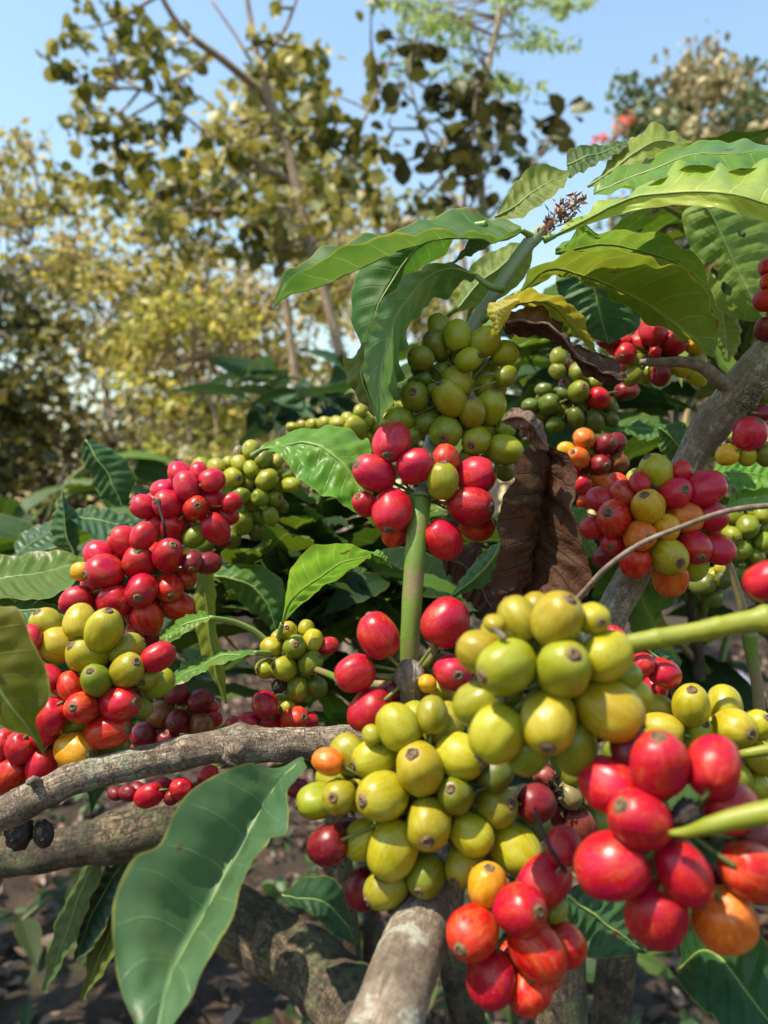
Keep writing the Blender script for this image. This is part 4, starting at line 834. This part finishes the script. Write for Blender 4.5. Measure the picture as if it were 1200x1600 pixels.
tree_px('tall_tree', 'tall thin tree with pale bare trunk and round dark leaves', 4.2,
  [(545, 640, -.15), (528, 540, -.15), (508, 460, -.15), (490, 395, -.15), (468, 315, -.15), (452, 240, -.15), (432, 180, -.15), (412, 125, -.15), (395, 50, .1), (380, -40, .1)], [19, 16, 15, 15, 14, 14, 14, 13, 9, 6],
  [([(450, 225, 0), (410, 150, -.1), (350, 95, -.2), (290, 50, -.3), (255, 0, -.35), (235, -50, -.4)], [14, 14, 12, 10, 8, 5]), ([(462, 290, 0), (432, 272, -.1), (402, 258, -.15)], [12, 13, 9]), ([(505, 450, 0), (525, 430, -.05), (535, 400, -.1)], [10, 8, 5]),
   ([(440, 190, 0), (380, 75, .1), (330, 0, .15)], [7, 5, 4]), ([(480, 350, 0), (430, 320, .1), (330, 330, .2), (250, 310, .3)], [9, 8, 6, 4]), ([(430, 180, 0), (360, 230, .1), (260, 160, .2), (160, 110, .3)], [7, 6, 5, 3]), ([(470, 320, 0), (540, 240, .2), (600, 120, .3), (640, 20, .3)], [8, 6, 5, 3]),
   ([(405, 100, 0), (445, 45, .1), (470, -20, .1)], [8, 6, 4])],
  [(115, 55, 26), (140, 10, 18), (195, 40, 42), (240, 70, 45), (110, 115, 32), (150, 150, 36), (215, 100, 42), (300, 100, 28), (270, 140, 30), (130, 200, 36), (190, 210, 42), (250, 200, 36), (285, 165, 26), (108, 285, 36), (160, 290, 42), (205, 245, 40), (232, 300, 46), (290, 295, 36), (322, 330, 36), (262, 350, 40),
   (310, 380, 30), (342, 395, 16), (400, 60, 22), (440, 110, 42), (470, 90, 40), (420, 205, 40), (500, 150, 35), (558, 218, 36), (592, 100, 18), (575, 150, 18), (480, 245, 45), (430, 285, 42), (530, 290, 45), (572, 305, 30), (400, 335, 42), (440, 355, 34), (372, 245, 42), (622, 165, 18), (600, 225, 20), (520, 215, 35), (360, 300, 35), (450, 400, 35), (390, 400, 36), (600, 330, 24), (580, 10, 14), (440, 5, 16), (510, 340, 30), (470, 180, 36)],
  .085, M_T1, 'round', dens=2.5, up=.45, spread=.5, seed=3)
tree_px('sunlit_leaved_tree', 'tree with sunlit pale cream leaves behind the thin trunk', 5.6, [(470, 700, 0), (450, 500, 0), (420, 300, 0), (390, 170, 0)], [14, 12, 10, 6], [],
  [(380, 160, 46), (345, 185, 40), (410, 130, 40), (440, 90, 44), (470, 105, 40), (330, 210, 30), (390, 215, 44), (460, 170, 40), (480, 195, 36), (520, 170, 30), (430, 250, 50), (350, 260, 40), (500, 260, 50), (540, 330, 44), (410, 330, 50), (480, 380, 50)], .10, M_T1B, 'round', dens=1.8, up=.4, spread=.5, seed=4)
tree_px('dark_leaved_tree', 'slim tree with dark scattered leaves between the tall tree and open sky', 4.6, [(735, 640, 0), (730, 480, 0), (722, 360, 0), (735, 240, 0), (745, 130, 0)], [9, 9, 8, 6, 3],
  [([(725, 340, 0), (680, 250, .1), (640, 120, .1), (660, 20, .2)], [7, 6, 4, 3]), ([(728, 380, 0), (800, 300, .1), (862, 215, .1)], [6, 5, 3]), ([(722, 350, 0), (770, 250, 0), (800, 190, .1)], [5, 4, 3])],
  [(660, 65, 16), (605, 65, 20), (640, 90, 28), (620, 122, 16), (690, 152, 42), (742, 160, 46), (765, 200, 42), (720, 222, 36), (802, 205, 22), (872, 192, 34), (850, 228, 20), (700, 262, 30), (642, 255, 22), (682, 302, 24), (762, 300, 22), (806, 250, 30), (660, 200, 20), (735, 130, 30), (790, 165, 22), (830, 260, 18), (655, 330, 20), (740, 260, 26), (610, 190, 14)],
  .12, M_T4, 'round', dens=1.5, spread=.4, seed=5)
# feathery tree: pinnate sprays, each a row of small leaflets
def feathery(label, d, sprays, trunk):
    root = empty('feathery_tree', P(trunk[0][0], 0, d)*1, label, 'tree', 'trees beyond the coffee plants'); root.location.z = 0
    W = [P(x, y, d) for x, y in trunk]; b = W[0].copy(); b.z = 0
    tube('trunk', [b]+W, [.05, .04, .03, .015], M_TBARK, root, n=30, seg=8)
    nodes = catmull(W, 24); C = []; tws = []; rd = random.Random(5)
    for x, y, r in sprays:
        for _ in range(3):
            c = P(x+rd.uniform(-r, r), y+rd.uniform(-r, r)*.6, d+rd.uniform(-.5, .5)); a = rd.uniform(-.5, .5)+(math.pi if rd.random() < .35 else 0)
            dr = Vector((math.cos(a), rd.uniform(-.4, .4), math.sin(a)*.6+.1)).normalized(); Ln = rd.uniform(.22, .38)
            for q in range(30):
                t = q/30; sd = 1 if q % 2 else -1
                C.append(tuple(c+dr*Ln*t+Vector((0, 0, -.10*Ln*t*t*3))+Vector((-dr.z*.4, .6*sd, sd*.6))*.03*math.sin(math.pi*(.12+.85*t))))
            nd = min(nodes, key=lambda q: (q-c).length); tws.append(tube_data([nd, nd.lerp(c, .6)+Vector((0, 0, .05)), c, c+dr*Ln], [.010, .006, .003, .001], n=8, seg=5))
    for V, F, U in tws: mesh_obj('twig', V, F, M_TBARK, root, uvs=U)
    crown_mesh('crown', np.array(C), rng.uniform(.05, .085, len(C)), M_FE, root, 'narrow', .4)
feathery('light green feathery tree against the sky at top centre', 5.2, [(690, 20, 40), (760, 30, 40), (830, 15, 35), (760, 80, 40), (700, 90, 40), (640, 40, 40), (825, 75, 20), (740, 125, 35), (680, 150, 30), (780, 130, 25), (600, 20, 30), (860, 10, 12), (700, 330, 40), (760, 250, 40)], [(770, 640), (760, 400), (750, 200), (790, -30)])

# woodland trees to the left and behind, each its own trunk, limbs and crown of leaf clumps
def wood_tree(name, label, d, x, ybase, ytop, rx, nclump, mat, lsize, kind='oval', crown_y=(.0, .8), dens=1, seed=0, lean=0, tw=5, gap=0.0, cat='tree', leafless=False):
    rd = random.Random(seed); H = ybase-ytop
    trunk = [(x, ybase, 0), (x+lean*.3+rd.uniform(-8, 8), ybase-H*.3, 0), (x+lean*.7+rd.uniform(-10, 10), ybase-H*.65, 0), (x+lean, ytop+H*.1, 0)]
    limbs = []; cl = []
    for i in range(8):
        t = rd.uniform(.25, .85); bx, by = x+lean*t, ybase-H*t; ex = bx+rd.uniform(-1, 1)*rx*.8; ey = by-rd.uniform(.05, .25)*H
        limbs.append(([(bx, by, 0), ((bx+ex)/2, (by+ey)/2+8, rd.uniform(-.4, .4)), (ex, ey, rd.uniform(-.8, .8))], [tw*.5, tw*.35, tw*.15]))
    for i in range(nclump):
        for _ in range(20):
            ty = rd.uniform(*crown_y); yy = ytop+ty*H; env = rx*(.45+.55*math.sin(math.pi*min(1, (ty-crown_y[0])/(crown_y[1]-crown_y[0])*.85+.12)))
            xx = x+lean*(1-ty)+rd.uniform(-1, 1)*env
            if noise.noise(Vector((xx*.012, yy*.012, seed*3.7))) > gap-.5: break
        cl.append((xx, yy, rd.uniform(22, 48)))
    return tree_px(name, label, d, trunk, [tw, tw*.85, tw*.6, tw*.3], limbs, cl, lsize, mat, kind, dens=dens*5.0, up=.15, spread=d*.12, twigs=True, seed=seed)
wood_tree('forest_tree', 'brown-olive woodland tree at the left edge, its crown below open sky', 8, 10, 760, 215, 130, 46, M_WO2, .085, seed=11, dens=1.5, crown_y=(0, .95))
wood_tree('forest_tree', 'open-crowned woodland tree with many bare twigs left of the centre', 9, 170, 760, 330, 130, 44, M_WO, .085, seed=12, dens=1.1, crown_y=(0, .98), gap=.58)
wood_tree('forest_tree', 'tan leaved woodland tree behind the lime bush', 9, 320, 760, 330, 120, 48, M_WO, .085, seed=13, dens=1.3, crown_y=(0, .98), gap=.58)
wood_tree('forest_tree', 'thin crowned tree right of the pale trunk low against the sky', 9, 480, 760, 360, 110, 34, M_WO, .085, seed=14, dens=1.1, gap=.5)
wood_tree('forest_tree', 'distant tan tree standing behind the left woodland', 13, 80, 770, 400, 160, 56, M_DW, .11, seed=15, dens=1.1, crown_y=(0, 1), gap=.58)
wood_tree('forest_tree', 'distant tan tree standing behind the dark plant', 13, 400, 770, 400, 190, 60, M_WO, .11, seed=16, dens=1.0, crown_y=(0, 1), gap=.58)
wood_tree('forest_tree', 'distant low tree behind the pale green bunch', 12, 640, 770, 380, 120, 40, M_WO2, .11, seed=17, dens=1.0, crown_y=(0, 1), gap=.58)
wood_tree('lime_bush', 'sunlit yellow-green young tree below the woodland crowns', 6.5, 300, 720, 430, 100, 26, M_LI, .085, seed=18, dens=1.0, crown_y=(.1, 1), gap=.3, tw=8)
wood_tree('forest_tree', 'shadowy tree at the far left behind the lowest crowns', 7.2, -50, 800, 400, 120, 50, M_DW, .13, seed=19, dens=1.3, crown_y=(0, 1))
wood_tree('forest_tree', 'dense green tree closing the view at the far left', 15, 60, 800, 590, 230, 50, M_WO2, .12, seed=31, dens=1.1, crown_y=(0, 1))
wood_tree('forest_tree', 'dense green tree closing the view behind the left branch', 15, 400, 800, 600, 230, 50, M_DW, .12, seed=32, dens=1.1, crown_y=(0, 1))
wood_tree('forest_tree', 'low dark tree behind the dead hanging leaf', 9, 800, 800, 540, 110, 40, M_DW, .10, seed=33, dens=1.1, crown_y=(0, 1))
wood_tree('forest_tree', 'low dark tree far behind the mixed bunch', 9, 1020, 800, 500, 130, 44, M_DW, .10, seed=34, dens=1.1, crown_y=(0, 1))
wood_tree('forest_tree', 'leafy olive tree close behind the tall thin tree', 7, 330, 760, 215, 190, 62, M_WO2, .085, seed=41, dens=.9, crown_y=(0, .8), gap=.45)
wood_tree('forest_tree', 'olive tree right of the pale trunk behind the long wavy leaf', 7.5, 590, 760, 230, 110, 36, M_WO2, .085, seed=42, dens=.8, crown_y=(0, .9), gap=.45)
wood_tree('forest_tree', 'low dark scrubby tree hiding the horizon at far left', 8, 70, 830, 620, 200, 50, M_DW, .09, seed=43, dens=1.0, crown_y=(0, 1))
# far right trees
wood_tree('conifer_like_tree', 'dark green tree with orange flowers beside it on the right skyline', 22, 1025, 800, 125, 60, 60, M_FA, .30, seed=21, dens=1.4, crown_y=(0, 1), tw=8)
wood_tree('skyline_tree', 'tan topped round tree on the right skyline', 22, 1085, 800, 100, 60, 70, M_FA2, .28, seed=22, dens=1.5, crown_y=(0, 1), tw=8)
wood_tree('skyline_tree', 'pointed dark tree at the far right of the skyline', 24, 1165, 800, 92, 26, 60, M_FA, .28, seed=23, dens=1.5, crown_y=(0, 1), tw=8)
wood_tree('skyline_tree', 'pale grey-green tree just right of the pointed dark tree', 23, 1215, 800, 130, 70, 60, M_FA2, .30, seed=24, dens=1.4, crown_y=(0, 1), tw=8)
tree_px('flowering_tree', 'tree top with orange-red flowers poking above the leaves', 18, [(955, 800, 0), (955, 500, 0), (950, 230, 0)], [8, 6, 3], [], [(975, 188, 13, 14), (985, 183, 8, 8), (935, 216, 10, 12), (945, 214, 8, 10), (968, 200, 7, 5)], .11, M_FL, 'round', dens=1.3, spread=.2, seed=25)

# ------------------------------------------------------------------ ground
def build_ground():
    n = 150; V = []; F = []
    co = [math.copysign(abs(t)**3.2*260, t) for t in np.linspace(-1, 1, n)]
    for yy in co:
        for xx in co:
            r = math.hypot(xx, yy)
            z = .035*noise.noise(Vector((xx*1.3, yy*1.3, 0)))+.015*noise.noise(Vector((xx*5, yy*5, 2))) if r < 40 else 0
            V.append((xx, yy+3, z))
    for j in range(n-1):
        for i in range(n-1):
            a = j*n+i; F.append((a, a+1, a+n+1, a+n))
    k = NT('soil'); tc = k.new('TexCoord'); obj = tc.outputs['Object']
    a = k.noise(3.5, obj, 6, .7); b = k.noise(24, obj, 6, .75); c = k.noise(90, obj, 4, .7)
    col = k.ramp(k.math('ADD', k.math('MULTIPLY', a, .4), k.math('MULTIPLY', b, .6)), [(.36, (.014, .008, .005)), (.5, (.042, .024, .014)), (.62, (.095, .058, .036)), (.72, (.18, .115, .075))])  # soil tones darkened to stand in for shade from the canopy
    g = k.noise(2.1, obj, 5, .6)
    col = k.mix(k.math('MULTIPLY', k.maprange(g, .55, .68, 0, .6), b), col, (.05, .075, .02, 1))
    k.link(col, k.bsdf.inputs['Base Color']); k.bsdf.inputs['Roughness'].default_value = .95
    k.link(k.bump(k.math('ADD', b, k.math('MULTIPLY', c, .5)), .9, .03), k.bsdf.inputs['Normal'])
    tag(mesh_obj('ground', V, F, k.m), 'dark brown soil strewn with litter under the coffee plants', 'ground', kind='structure')
build_ground()
def stone(label, x, y, d, r):
    V = []; F = []; nu, nv = 18, 10
    for j in range(nv+1):
        for q in range(nu):
            th, ph = math.pi*j/nv, 2*math.pi*q/nu
            p = Vector((math.sin(th)*math.cos(ph), math.sin(th)*math.sin(ph), math.cos(th)*.6))
            V.append(p*r*(1+.35*noise.noise(p*1.6+Vector((4, 2, 9)))))
    for j in range(nv):
        for q in range(nu): F.append((j*nu+q, (j+1)*nu+q, (j+1)*nu+(q+1) % nu, j*nu+(q+1) % nu))
    o = mesh_obj('stone', V, F, simple_mat('pale_stone', (.22, .25, .31), (.40, .44, .52), 14, .8, .5, .01)); o.location = P(x, y, d); tag(o, label, 'stone')
stone('pale bluish stone on the soil seen through the gap at right', 1128, 1072, 4.2, .14)
n = 16000
cx = rng.uniform(-3.2, 3.2, n); cy = rng.uniform(.5, 6, n)
pos = np.stack([cx, cy, np.array([.035*noise.noise(Vector((x*1.3, y*1.3-3.9, 0)))+.02 for x, y in zip(cx, cy)])], 1)
o = crown_mesh('leaf_litter', pos, rng.uniform(.015, .07, n), make_crown_mat('litter_leaves', [(.025, .014, .008), (.06, .034, .018), (.11, .06, .034), (.20, .13, .08), (.035, .02, .012), (.08, .036, .018)], .05), None, 'oval', 1.4)
tag(o, 'dry brown leaf litter scattered over the soil', 'leaf litter', kind='stuff')
n = 1300
ang = rng.normal(0, 1, (60, 2))*np.array([1.3, 1.0])+np.array([0, 2.6]); idx = rng.integers(0, 60, n)
pp = ang[idx]+rng.normal(0, .09, (n, 2)); pos = np.stack([pp[:, 0], np.maximum(.6, pp[:, 1]), rng.uniform(.01, .09, n)], 1)
o = crown_mesh('weeds', pos, rng.uniform(.03, .08, n), make_crown_mat('weed_leaves', [(.03, .07, .015), (.06, .12, .03), (.10, .16, .04)], .3), None, 'oval', .9)
tag(o, 'low green weeds sprouting from the soil', 'weeds', kind='stuff')
